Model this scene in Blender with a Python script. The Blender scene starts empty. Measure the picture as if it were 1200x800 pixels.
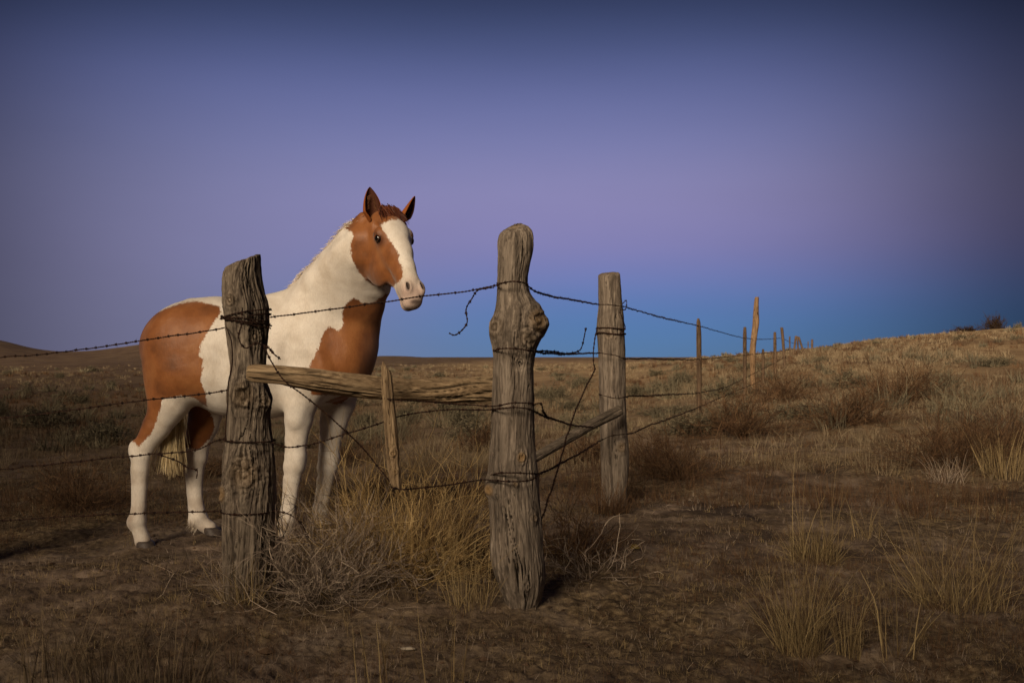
import bpy, math, random
import numpy as np
from mathutils import Vector

random.seed(7)
RNG = np.random.default_rng(7)
SC = bpy.context.scene
COL = SC.collection
PI = math.pi

# ------------------------------------------------------------------ camera
F = 1200 * 35 / 36.0
CAMZ = 1.05
PITCH = math.atan(18 / F)
cam_d = bpy.data.cameras.new('camera')
cam = bpy.data.objects.new('camera', cam_d)
COL.objects.link(cam)
cam.location = (0, 0, CAMZ)
cam.rotation_euler = (PI / 2 + PITCH, 0, 0)
cam_d.lens = 35
cam_d.sensor_width = 36
cam_d.clip_start = 0.05
cam_d.clip_end = 9000
cam_d.dof.use_dof = True
cam_d.dof.focus_distance = 5.2
cam_d.dof.aperture_fstop = 7.0
SC.camera = cam
SC.view_settings.view_transform = 'Standard'
SC.view_settings.look = 'None'
SC.view_settings.exposure = 0.22
SC.view_settings.gamma = 1.0

# ------------------------------------------------------------------ light
SUN_AZ = math.radians(204)      # direction the light comes from, clockwise from +Y
SUN_EL = math.radians(20)
sd = Vector((math.sin(SUN_AZ) * math.cos(SUN_EL), math.cos(SUN_AZ) * math.cos(SUN_EL), math.sin(SUN_EL)))
sl = bpy.data.lights.new('sun', 'SUN')
sl.energy = 5.0
sl.angle = math.radians(30)
sl.color = (1.0, 0.80, 0.58)
so = bpy.data.objects.new('sun', sl)
COL.objects.link(so)
so.location = (-6, -10, 8)
so.rotation_euler = sd.to_track_quat('Z', 'Y').to_euler()


def s2l(c):
    return tuple(((v / 255) / 12.92 if v / 255 < 0.04045 else ((v / 255 + 0.055) / 1.055) ** 2.4) for v in c)


world = bpy.data.worlds.new('World')
SC.world = world
world.use_nodes = True
wt = world.node_tree
wt.nodes.clear()


def wn(t, **k):
    n = wt.nodes.new(t)
    for a, b in k.items():
        setattr(n, a, b)
    return n


def wmath(op, a, b=None, c=None, clamp=False):
    n = wn('ShaderNodeMath', operation=op, use_clamp=clamp)
    for i, v in enumerate((a, b, c)):
        if v is None:
            continue
        if isinstance(v, (int, float)):
            n.inputs[i].default_value = v
        else:
            wt.links.new(v, n.inputs[i])
    return n.outputs[0]


tc = wn('ShaderNodeTexCoord')
sep = wn('ShaderNodeSeparateXYZ')
wt.links.new(tc.outputs['Generated'], sep.inputs[0])
sx, sy, sz = sep.outputs
# elevation ramp opposite the afterglow: blue earth shadow, violet belt, deep dusk blue
ramp = wn('ShaderNodeValToRGB')
el = ramp.color_ramp
SKY = [(0.0, (84, 116, 154)), (0.02, (82, 118, 164)), (0.045, (86, 118, 170)), (0.075, (104, 118, 172)),
       (0.11, (124, 121, 169)), (0.16, (131, 127, 169)), (0.205, (116, 119, 164)), (0.26, (92, 100, 147)),
       (0.31, (60, 71, 108)), (0.36, (38, 46, 74)), (0.5, (32, 38, 62)), (1.0, (32, 38, 64))]
el.elements[0].position = 0
el.elements[1].position = 1
for i, (p, c) in enumerate(SKY):
    e = el.elements[0] if i == 0 else (el.elements[-1] if i == len(SKY) - 1 else el.elements.new(p))
    e.color = (*s2l(c), 1)
el.interpolation = 'B_SPLINE'
wt.links.new(sz, ramp.inputs[0])
ramp2 = wn('ShaderNodeValToRGB')
el2 = ramp2.color_ramp
SKY2 = [(0.0, (116, 116, 146)), (0.05, (118, 118, 151)), (0.10, (121, 120, 156)), (0.16, (120, 121, 160)), (0.205, (111, 115, 157))] + SKY[7:]
for i, (p, c) in enumerate(SKY2):
    e = el2.elements[0] if i == 0 else (el2.elements[-1] if i == len(SKY2) - 1 else el2.elements.new(p))
    e.position = p if i < len(SKY2) - 1 else 1.0
    e.color = (*s2l(c), 1)
el2.interpolation = 'B_SPLINE'
wt.links.new(sz, ramp2.inputs[0])
side = wn('ShaderNodeMapRange', interpolation_type='SMOOTHSTEP')
wt.links.new(sx, side.inputs[0])
side.inputs[1].default_value = 0.10
side.inputs[2].default_value = -0.40
skymix = wn('ShaderNodeMix', data_type='RGBA')
wt.links.new(side.outputs[0], skymix.inputs[0])
wt.links.new(ramp.outputs[0], skymix.inputs[6])
wt.links.new(ramp2.outputs[0], skymix.inputs[7])
# the belt fades away from the point opposite the sun
hl = wmath('SQRT', wmath('ADD', wmath('MULTIPLY', sx, sx), wmath('ADD', wmath('MULTIPLY', sy, sy), 1e-5)))
dx, dy = math.sin(math.radians(-2)), math.cos(math.radians(-2))
ca = wmath('DIVIDE', wmath('ADD', wmath('MULTIPLY', sx, dx), wmath('MULTIPLY', sy, dy)), hl)
mr = wn('ShaderNodeMapRange', interpolation_type='SMOOTHSTEP')
wt.links.new(ca, mr.inputs[0])
mr.inputs[1].default_value = 0.855
mr.inputs[2].default_value = 1.00
mr.inputs[3].default_value = 0.24
mr.inputs[4].default_value = 1.0
fade = wmath('ADD', wmath('MULTIPLY', mr.outputs[0], 1.0), 0.0)
mul = wn('ShaderNodeMix', data_type='RGBA', blend_type='MULTIPLY')
mul.inputs[0].default_value = 1
wt.links.new(skymix.outputs[2], mul.inputs[6])
# faint unevenness of dusty dusk air
nz_ = wn('ShaderNodeTexNoise')
mp_ = wn('ShaderNodeMapping')
mp_.inputs['Scale'].default_value = (1.6, 1.6, 7.0)
wt.links.new(tc.outputs['Generated'], mp_.inputs[0])
wt.links.new(mp_.outputs[0], nz_.inputs['Vector'])
nz_.inputs['Scale'].default_value = 1.3
nz_.inputs['Detail'].default_value = 5
fade = wmath('MULTIPLY', fade, wmath('ADD', 0.90, wmath('MULTIPLY', nz_.outputs[0], 0.20)))
cmb = wn('ShaderNodeCombineXYZ')
for i in range(3):
    wt.links.new(fade, cmb.inputs[i])
wt.links.new(cmb.outputs[0], mul.inputs[7])
# western afterglow behind the photographer
we = wn('ShaderNodeMapRange', interpolation_type='SMOOTHSTEP')
wx, wy = math.sin(SUN_AZ), math.cos(SUN_AZ)
cw = wmath('DIVIDE', wmath('ADD', wmath('MULTIPLY', sx, wx), wmath('MULTIPLY', sy, wy)), hl)
wt.links.new(cw, we.inputs[0])
we.inputs[1].default_value = -0.1
we.inputs[2].default_value = 1.0
we.inputs[3].default_value = 0.0
we.inputs[4].default_value = 1.0
wf = wmath('MULTIPLY', we.outputs[0], wmath('POWER', 2.718, wmath('MULTIPLY', wmath('ABSOLUTE', sz), -4.0)))
glow = wn('ShaderNodeMix', data_type='RGBA', blend_type='MIX')
wt.links.new(wmath('MULTIPLY', wf, 0.9), glow.inputs[0])
wt.links.new(mul.outputs[2], glow.inputs[6])
glow.inputs[7].default_value = (0.62, 0.36, 0.20, 1)
bg = wn('ShaderNodeBackground')
wt.links.new(glow.outputs[2], bg.inputs[0])
bg.inputs[1].default_value = 0.98
wo = wn('ShaderNodeOutputWorld')
wt.links.new(bg.outputs[0], wo.inputs[0])

# ------------------------------------------------------------------ helpers
CP, SP = math.cos(PITCH), math.sin(PITCH)


def P(px, py, d):
    """world point seen at photo pixel (px, py) at world distance Y = d"""
    u = (px - 600) / F
    v = (400 - py) / F
    yy = CP - v * SP
    zz = SP + v * CP
    return np.array([u * d / yy, d, CAMZ + zz * d / yy])


def tag(o, label=None, cat=None, group=None, kind=None):
    if label: o['label'] = label
    if cat: o['category'] = cat
    if group: o['group'] = group
    if kind: o['kind'] = kind
    return o


def empty(name, loc=(0, 0, 0)):
    o = bpy.data.objects.new(name, None)
    COL.objects.link(o)
    o.location = loc
    o.empty_display_size = 0.1
    return o


def mesh_obj(name, verts, faces, mat, parent=None, smooth=True, attrs=None, origin=None):
    """verts (n,3), faces (m,k) numpy or list of arrays"""
    verts = np.asarray(verts, dtype=np.float64)
    if origin is not None:
        verts = verts - np.asarray(origin)
    me = bpy.data.meshes.new(name)
    fl = faces if isinstance(faces, list) else [faces]
    fl = [np.asarray(f, dtype=np.int32) for f in fl if len(f)]
    nl = sum(f.size for f in fl)
    npoly = sum(len(f) for f in fl)
    me.vertices.add(len(verts))
    me.vertices.foreach_set('co', verts.astype(np.float32).ravel())
    me.loops.add(nl)
    me.loops.foreach_set('vertex_index', np.concatenate([f.ravel() for f in fl]))
    me.polygons.add(npoly)
    st = np.concatenate([np.full(len(f), f.shape[1], dtype=np.int32) for f in fl])
    start = np.concatenate([[0], np.cumsum(st)[:-1]]).astype(np.int32)
    me.polygons.foreach_set('loop_start', start)
    me.polygons.foreach_set('use_smooth', np.full(npoly, smooth, dtype=bool))
    if attrs:
        for k, a in attrs.items():
            at = me.attributes.new(k, 'FLOAT', 'POINT')
            at.data.foreach_set('value', np.asarray(a, dtype=np.float32))
    me.update(calc_edges=True)
    me.validate()
    if mat: me.materials.append(mat)
    o = bpy.data.objects.new(name, me)
    COL.objects.link(o)
    if origin is not None: o.location = origin
    if parent is not None:
        o.parent = parent
        o.location = (np.asarray(origin) if origin is not None else np.zeros(3)) - np.array(parent.location)
    return o


# ---- numpy noise
def _hash(ix, iy, iz, seed):
    h = (ix.astype(np.int64) * 374761393 + iy.astype(np.int64) * 668265263 + iz.astype(np.int64) * 2147483647 + seed * 144665)
    h = (h ^ (h >> 13)) * 1274126177
    h = h & 0x7fffffff
    h = (h ^ (h >> 16)) & 0xffff
    return h / 65535.0


def vnoise(x, y, z=None, seed=0):
    x = np.asarray(x, dtype=np.float64); y = np.asarray(y, dtype=np.float64)
    z = np.zeros_like(x) if z is None else np.asarray(z, dtype=np.float64)
    ix, iy, iz = np.floor(x), np.floor(y), np.floor(z)
    fx, fy, fz = x - ix, y - iy, z - iz
    fx, fy, fz = [f * f * (3 - 2 * f) for f in (fx, fy, fz)]
    r = 0
    for a in (0, 1):
        for b in (0, 1):
            for c in (0, 1):
                w = (fx if a else 1 - fx) * (fy if b else 1 - fy) * (fz if c else 1 - fz)
                r = r + w * _hash(ix + a, iy + b, iz + c, seed)
    return r * 2 - 1


def fbm(x, y, z=None, oct=4, seed=0, gain=0.5):
    r, a, f, t = 0, 1.0, 1.0, 0
    for i in range(oct):
        r = r + a * vnoise(x * f, y * f, None if z is None else z * f, seed + i * 17)
        t += a
        a *= gain
        f *= 2.03
    return r / t


def sstep(a, b, x):
    t = np.clip((x - a) / (b - a), 0, 1)
    return t * t * (3 - 2 * t)


# ------------------------------------------------------------------ materials
class Mat:
    def __init__(s, name):
        s.m = bpy.data.materials.new(name)
        s.m.use_nodes = True
        s.t = s.m.node_tree
        s.t.nodes.clear()
        s.out = s.t.nodes.new('ShaderNodeOutputMaterial')
        s.b = s.t.nodes.new('ShaderNodeBsdfPrincipled')
        s.t.links.new(s.b.outputs[0], s.out.inputs[0])
        s.b.inputs['Roughness'].default_value = 0.9
        s.b.inputs['Specular IOR Level'].default_value = 0.2

    def n(s, t, **k):
        n = s.t.nodes.new(t)
        for a, b in k.items(): setattr(n, a, b)
        return n

    def l(s, a, b): s.t.links.new(a, b)

    def pos(s, scale=(1, 1, 1), obj=False):
        if obj:
            o = s.n('ShaderNodeTexCoord').outputs['Object']
        else:
            o = s.n('ShaderNodeNewGeometry').outputs['Position']
        mp = s.n('ShaderNodeMapping')
        mp.inputs['Scale'].default_value = scale
        s.l(o, mp.inputs[0])
        return mp.outputs[0]

    def noise(s, vec, scale, detail=4, rough=0.55, dist=0.0):
        n = s.n('ShaderNodeTexNoise')
        s.l(vec, n.inputs['Vector'])
        n.inputs['Scale'].default_value = scale
        n.inputs['Detail'].default_value = detail
        n.inputs['Roughness'].default_value = rough
        n.inputs['Distortion'].default_value = dist
        return n.outputs['Fac']

    def ramp(s, fac, stops, interp='LINEAR'):
        r = s.n('ShaderNodeValToRGB')
        cr = r.color_ramp
        cr.interpolation = interp
        for i, (p, c) in enumerate(stops):
            e = cr.elements[0] if i == 0 else (cr.elements[1] if i == 1 else cr.elements.new(p))
            e.position = p
            e.color = (*c, 1) if not isinstance(c, (int, float)) else (c, c, c, 1)
        s.l(fac, r.inputs[0])
        return r.outputs[0]

    def mix(s, f, a, b, mode='MIX'):
        m = s.n('ShaderNodeMix', data_type='RGBA', blend_type=mode)
        for i, v in ((0, f), (6, a), (7, b)):
            if isinstance(v, (int, float)): m.inputs[i].default_value = v if i == 0 else (v, v, v, 1)
            elif isinstance(v, tuple): m.inputs[i].default_value = (*v, 1)
            else: s.l(v, m.inputs[i])
        return m.outputs[2]

    def math(s, op, a, b=None, clamp=False):
        n = s.n('ShaderNodeMath', operation=op, use_clamp=clamp)
        for i, v in enumerate((a, b)):
            if v is None: continue
            if isinstance(v, (int, float)): n.inputs[i].default_value = v
            else: s.l(v, n.inputs[i])
        return n.outputs[0]

    def attr(s, name):
        a = s.n('ShaderNodeAttribute', attribute_name=name)
        return a.outputs['Fac']

    def maprange(s, v, a, b, c=0.0, d=1.0):
        m = s.n('ShaderNodeMapRange')
        s.l(v, m.inputs[0])
        for i, q in enumerate((a, b, c, d)): m.inputs[i + 1].default_value = q
        return m.outputs[0]

    def color(s, c):
        if isinstance(c, tuple): s.b.inputs['Base Color'].default_value = (*c, 1)
        else: s.l(c, s.b.inputs['Base Color'])

    def bump(s, h, strength=0.5, dist=0.01):
        b = s.n('ShaderNodeBump')
        b.inputs['Strength'].default_value = strength
        b.inputs['Distance'].default_value = dist
        s.l(h, b.inputs['Height'])
        s.l(b.outputs[0], s.b.inputs['Normal'])


def mat_ground():
    m = Mat('dry_ground')
    p = m.pos()
    n1 = m.noise(p, 0.35, 5, 0.6)
    n2 = m.noise(p, 3.0, 6, 0.65)
    n3 = m.noise(p, 22.0, 5, 0.7)
    soil = m.ramp(n2, [(0.34, (0.050, 0.036, 0.028)), (0.50, (0.15, 0.110, 0.082)), (0.66, (0.31, 0.235, 0.175))])
    litter = m.ramp(n3, [(0.36, (0.045, 0.032, 0.020)), (0.52, (0.16, 0.115, 0.065)), (0.66, (0.36, 0.27, 0.155))])
    near = m.mix(m.ramp(n1, [(0.42, 0.05), (0.58, 0.85)]), soil, litter)
    n4 = m.noise(p, 1.1, 6, 0.7, 0.6)
    near = m.mix(m.ramp(n4, [(0.53, 0.0), (0.64, 0.55)]), near, (0.27, 0.215, 0.165))
    near = m.mix(m.ramp(n4, [(0.36, 0.7), (0.46, 0.0)]), near, (0.045, 0.034, 0.028))
    # far plain: pale dry grass with darker brush patches, elongated by distance
    pf = m.pos((0.25, 0.06, 0.2))
    f1 = m.noise(pf, 1.0, 7, 0.68)
    f2 = m.noise(m.pos((0.012, 0.004, 0.01)), 1.0, 5, 0.6)
    far = m.ramp(f1, [(0.36, (0.14, 0.092, 0.055)), (0.50, (0.28, 0.195, 0.11)), (0.64, (0.42, 0.31, 0.175))])
    far = m.mix(m.ramp(f2, [(0.40, 0.0), (0.62, 0.55)]), far, (0.16, 0.10, 0.065))
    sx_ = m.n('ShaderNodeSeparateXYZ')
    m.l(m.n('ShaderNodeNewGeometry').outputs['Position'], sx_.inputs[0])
    brush = m.math('MAXIMUM', m.math('MULTIPLY', m.maprange(sx_.outputs[1], 160, 420), 0.65), m.math('MULTIPLY', m.maprange(sx_.outputs[0], -1.5, -14), 0.9))  # brush on far hills; the left plain's darkness is shade painted into the colour
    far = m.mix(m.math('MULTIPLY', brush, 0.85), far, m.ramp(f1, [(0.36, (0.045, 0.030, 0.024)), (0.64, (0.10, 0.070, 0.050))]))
    sepn = m.n('ShaderNodeSeparateXYZ')
    m.l(m.n('ShaderNodeNewGeometry').outputs['Position'], sepn.inputs[0])
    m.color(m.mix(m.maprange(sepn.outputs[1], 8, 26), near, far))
    m.bump(m.math('ADD', m.math('MULTIPLY', n2, 1.0), m.math('MULTIPLY', n3, 0.8)), 0.8, 0.024)
    m.b.inputs['Roughness'].default_value = 1.0
    m.b.inputs['Specular IOR Level'].default_value = 0.05
    return m.m


def mat_wood(name, c0, c1, c2, warm=0.0):
    m = Mat(name)
    p = m.pos((1, 1, 0.06), obj=True)
    g = m.attr('grain')
    n1 = m.noise(p, 90, 7, 0.72, 0.6)
    n2 = m.noise(m.pos((1, 1, 0.30), obj=True), 9, 5, 0.65, 0.8)
    c = m.ramp(n1, [(0.34, c0), (0.50, c1), (0.66, c2)])
    n3 = m.noise(m.pos((1, 1, 0.05), obj=True), 26, 4, 0.6, 0.5)
    c = m.mix(m.ramp(n3, [(0.50, 0.0), (0.66, 0.65)]), c, c2)
    c = m.mix(m.ramp(n3, [(0.34, 0.6), (0.47, 0.0)]), c, c0)
    c = m.mix(m.ramp(n2, [(0.42, 0.0), (0.62, 0.55)]), c, tuple(v * 0.55 for v in c1))
    c = m.mix(m.ramp(g, [(0.0, 0.95), (0.42, 0.0)]), c, tuple(v * 0.22 for v in c1))
    c = m.mix(m.ramp(g, [(0.6, 0.0), (1.0, 0.5)]), c, tuple(min(1, v * 1.25) for v in c2))
    k = m.attr('knot')
    c = m.mix(k, c, (0.30, 0.19, 0.085))
    m.color(c)
    m.bump(n1, 0.8, 0.008)
    return m.m


def mat_tint(name, stops, trans=0.25, rough=0.8):
    """plants: colour by a per-stem random number"""
    m = Mat(name)
    c = m.ramp(m.attr('tint'), stops)
    m.color(c)
    m.b.inputs['Roughness'].default_value = rough
    m.b.inputs['Specular IOR Level'].default_value = 0.15
    return m.m


def mat_wire():
    m = Mat('rusty_wire')
    n = m.noise(m.pos(), 60, 4, 0.6)
    m.color(m.ramp(n, [(0.35, (0.014, 0.009, 0.008)), (0.6, (0.05, 0.024, 0.016)), (0.8, (0.10, 0.045, 0.025))]))
    m.b.inputs['Roughness'].default_value = 0.75
    m.b.inputs['Metallic'].default_value = 0.3
    return m.m


def mat_horse():
    m = Mat('pinto_coat')
    p = m.pos()
    e = m.noise(p, 45, 5, 0.7)
    e2 = m.noise(m.pos((1, 1, 0.35)), 160, 3, 0.6)
    d = m.math('ADD', m.attr('patch'), m.math('ADD', m.math('MULTIPLY', m.math('SUBTRACT', e, 0.5), 0.030), m.math('MULTIPLY', m.math('SUBTRACT', e2, 0.5), 0.028)))
    f = m.maprange(d, -0.0035, 0.0035)
    n1 = m.noise(p, 5, 4, 0.6)
    brown = m.ramp(n1, [(0.32, (0.165, 0.058, 0.017)), (0.50, (0.28, 0.100, 0.028)), (0.68, (0.37, 0.150, 0.048))])
    brown = m.mix(m.attr('dark'), brown, (0.06, 0.018, 0.010))
    white = m.ramp(m.noise(p, 9, 5, 0.6), [(0.3, (0.68, 0.60, 0.50)), (0.6, (0.86, 0.80, 0.71))])
    white = m.mix(m.attr('pink'), white, (0.52, 0.27, 0.20))
    white = m.mix(m.attr('dirt'), white, (0.30, 0.20, 0.13))
    c = m.mix(f, white, brown)
    c = m.mix(m.attr('skin'), c, (0.035, 0.02, 0.018))
    fz = m.noise(m.pos((1, 1, 0.18)), 260, 3, 0.6)
    c = m.mix(0.26, c, m.ramp(fz, [(0.3, 0.25), (0.7, 1.0)]), 'MULTIPLY')
    m.color(c)
    m.b.inputs['Roughness'].default_value = 0.5
    m.b.inputs['Specular IOR Level'].default_value = 0.35
    m.b.inputs['Sheen Weight'].default_value = 0.15
    m.b.inputs['Sheen Roughness'].default_value = 0.5
    m.bump(m.math('ADD', m.math('ADD', m.math('MULTIPLY', fz, 0.3), m.noise(p, 14, 3, 0.5)), m.math('MULTIPLY', m.noise(m.pos((1, 1, .55)), 7.5, 2, 0.5), 2.4)), 0.5, 0.008)
    return m.m


def mat_plain(name, col, rough=0.8, spec=0.2, var=0.25, scale=30):
    m = Mat(name)
    n = m.noise(m.pos(), scale, 4, 0.6)
    m.color(m.ramp(n, [(0.3, tuple(v * (1 - var) for v in col)), (0.7, tuple(min(1, v * (1 + var)) for v in col))]))
    m.b.inputs['Roughness'].default_value = rough
    m.b.inputs['Specular IOR Level'].default_value = spec
    return m.m


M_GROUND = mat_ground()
M_POST = mat_wood('weathered_juniper', (0.055, 0.045, 0.036), (0.19, 0.152, 0.118), (0.41, 0.345, 0.275))
M_POSTL = mat_wood('gnarled_juniper', (0.032, 0.025, 0.020), (0.14, 0.110, 0.084), (0.36, 0.30, 0.23))
M_RAIL = mat_wood('bleached_rail', (0.095, 0.062, 0.036), (0.32, 0.225, 0.13), (0.52, 0.39, 0.24))
M_BRACE = mat_wood('pale_brace_wood', (0.07, 0.055, 0.043), (0.15, 0.12, 0.09), (0.27, 0.22, 0.17))
M_FARPOST = mat_wood('far_post_wood', (0.045, 0.028, 0.018), (0.11, 0.072, 0.045), (0.20, 0.14, 0.09))
M_POLE = mat_wood('pale_pole_wood', (0.10, 0.06, 0.03), (0.24, 0.15, 0.08), (0.36, 0.24, 0.14))
M_WIRE = mat_wire()
M_HORSE = mat_horse()
M_STRAW = mat_tint('straw_grass', [(0.0, (0.09, 0.06, 0.03)), (0.5, (0.23, 0.165, 0.08)), (1.0, (0.42, 0.32, 0.16))])
M_GOLD = mat_tint('golden_stems', [(0.0, (0.15, 0.09, 0.035)), (0.5, (0.38, 0.26, 0.11)), (1.0, (0.62, 0.46, 0.23))])
M_TWIG = mat_tint('grey_twigs', [(0.0, (0.09, 0.07, 0.055)), (0.5, (0.26, 0.20, 0.155)), (1.0, (0.46, 0.38, 0.29))])
M_RUSSET = mat_tint('russet_brush', [(0.0, (0.032, 0.019, 0.012)), (0.5, (0.085, 0.047, 0.026)), (1.0, (0.18, 0.105, 0.052))])
M_SAGE = mat_tint('sage_leaves', [(0.0, (0.05, 0.042, 0.028)), (0.5, (0.125, 0.108, 0.072)), (1.0, (0.22, 0.19, 0.12))])
M_DULL = mat_tint('dull_grass', [(0.0, (0.045, 0.032, 0.022)), (0.5, (0.11, 0.08, 0.05)), (1.0, (0.20, 0.15, 0.09))])
M_FIELD = mat_tint('field_grass', [(0.0, (0.09, 0.06, 0.033)), (0.5, (0.19, 0.147, 0.092)), (1.0, (0.33, 0.26, 0.165))])


# ------------------------------------------------------------------ terrain
HILL_U = np.array([-9, 0.02, 0.12, 0.206, 0.255, 0.30, 0.36, 0.43, 0.514, 0.75, 1.2, 9])
HILL_G = np.array([0, 0.0, 0.35, 1.05, 1.32, 1.66, 2.20, 2.72, 3.15, 3.6, 4.0, 4.0])


def terrain(x, y, detail=True):
    x = np.asarray(x, dtype=np.float64); y = np.asarray(y, dtype=np.float64)
    yy = np.maximum(y, 2.0)
    u = x / yy
    g = np.interp(u, HILL_U, HILL_G)
    S = np.interp(y, [0, 8, 14, 19, 33, 50, 70, 110, 200, 400], [0, 0.0, 0.15, 0.22, 0.47, 0.74, 1.0, 0.9, 0.3, 0.0])
    z = g * S
    # low ground where the horse stands
    z = z - 0.11 * sstep(-0.9, -2.6, x) * sstep(4.6, 5.8, y) * (1 - sstep(30, 80, y))
    # unseen bank added behind the camera, shaped to shade foreground and both sides
    ridge = np.interp(x, [-60, -30, -18, -13, -9.0, -7.4, -6.3, -4.6, -2.4, 2, 60], [20, 17, 13, 10.2, 7.2, 4.8, 3.8, 3.3, 4.6, 5.4, 5.6])
    z = z + ridge * sstep(-1.2, -5.5, y) + 1.5 * sstep(-6, -30, y)
    # far hills on the left
    rr = sstep(260, 620, y) * (1 - sstep(900, 1500, y))
    amp = (17 * np.exp(-((u + 0.535) / 0.05) ** 2) + 17 * np.exp(-((u + 0.325) / 0.075) ** 2) + 6 * np.exp(-((u + 0.45) / 0.12) ** 2)
           + 14 * sstep(-0.56, -0.95, u) + 3.5 * np.exp(-((u + 0.125) / 0.05) ** 2))
    z = z + rr * amp * 0.62
    z = z - 1.6 * sstep(100, 1400, y)
    r = np.sqrt(x * x + y * y)
    if detail:
        w = sstep(9, 40, r)
        z = z + 0.040 * fbm(x * 0.9, y * 0.9, oct=3, seed=3)
        z = z + 0.026 * (1 - w) * fbm(x * 4.2, y * 4.2, oct=4, seed=5, gain=0.6)
        z = z + 0.011 * (1 - sstep(5, 12, r)) * (1 - np.abs(fbm(x * 17, y * 17, oct=3, seed=8)) * 2)
        z = z + 0.12 * w * fbm(x * 0.22, y * 0.22, oct=4, seed=9) * sstep(9, 60, r)
        z = z + 1.2 * sstep(200, 900, r) * fbm(x * 0.006, y * 0.006, oct=4, seed=11)
    return z


def gz(x, y):
    return float(terrain(np.array([x]), np.array([y]))[0])


def G(px, py, lo=1.5, hi=120):
    """ground point seen at a photo pixel"""
    ds = np.geomspace(lo, hi, 700)
    pts = np.array([P(px, py, d) for d in ds])
    h = pts[:, 2] - terrain(pts[:, 0], pts[:, 1])
    k = np.argmax(h < 0) if (h < 0).any() else len(ds) - 1
    return np.array([pts[k, 0], pts[k, 1], pts[k, 2]])


def build_ground():
    th = np.concatenate([np.linspace(-PI, -0.75, 90, endpoint=False), np.linspace(-0.75, 0.75, 900, endpoint=False), np.linspace(0.75, PI, 91)])
    r = np.concatenate([[0.02], np.geomspace(0.35, 2.2, 25, endpoint=False), np.geomspace(2.2, 12, 420, endpoint=False), np.geomspace(12, 150, 200, endpoint=False), np.geomspace(150, 6500, 110)])
    T, R = np.meshgrid(th, r)
    X, Y = R * np.sin(T), R * np.cos(T)
    Z = terrain(X, Y)
    nr, nt = X.shape
    idx = np.arange(nr * nt).reshape(nr, nt)
    q = np.stack([idx[:-1, :-1], idx[:-1, 1:], idx[1:, 1:], idx[1:, :-1]], -1).reshape(-1, 4)[:, ::-1]
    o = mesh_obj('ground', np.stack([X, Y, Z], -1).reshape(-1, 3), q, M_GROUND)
    tag(o, 'brown dry rangeland of bare soil and short dry grass rising to the right', None, None, 'structure')


build_ground()


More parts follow.
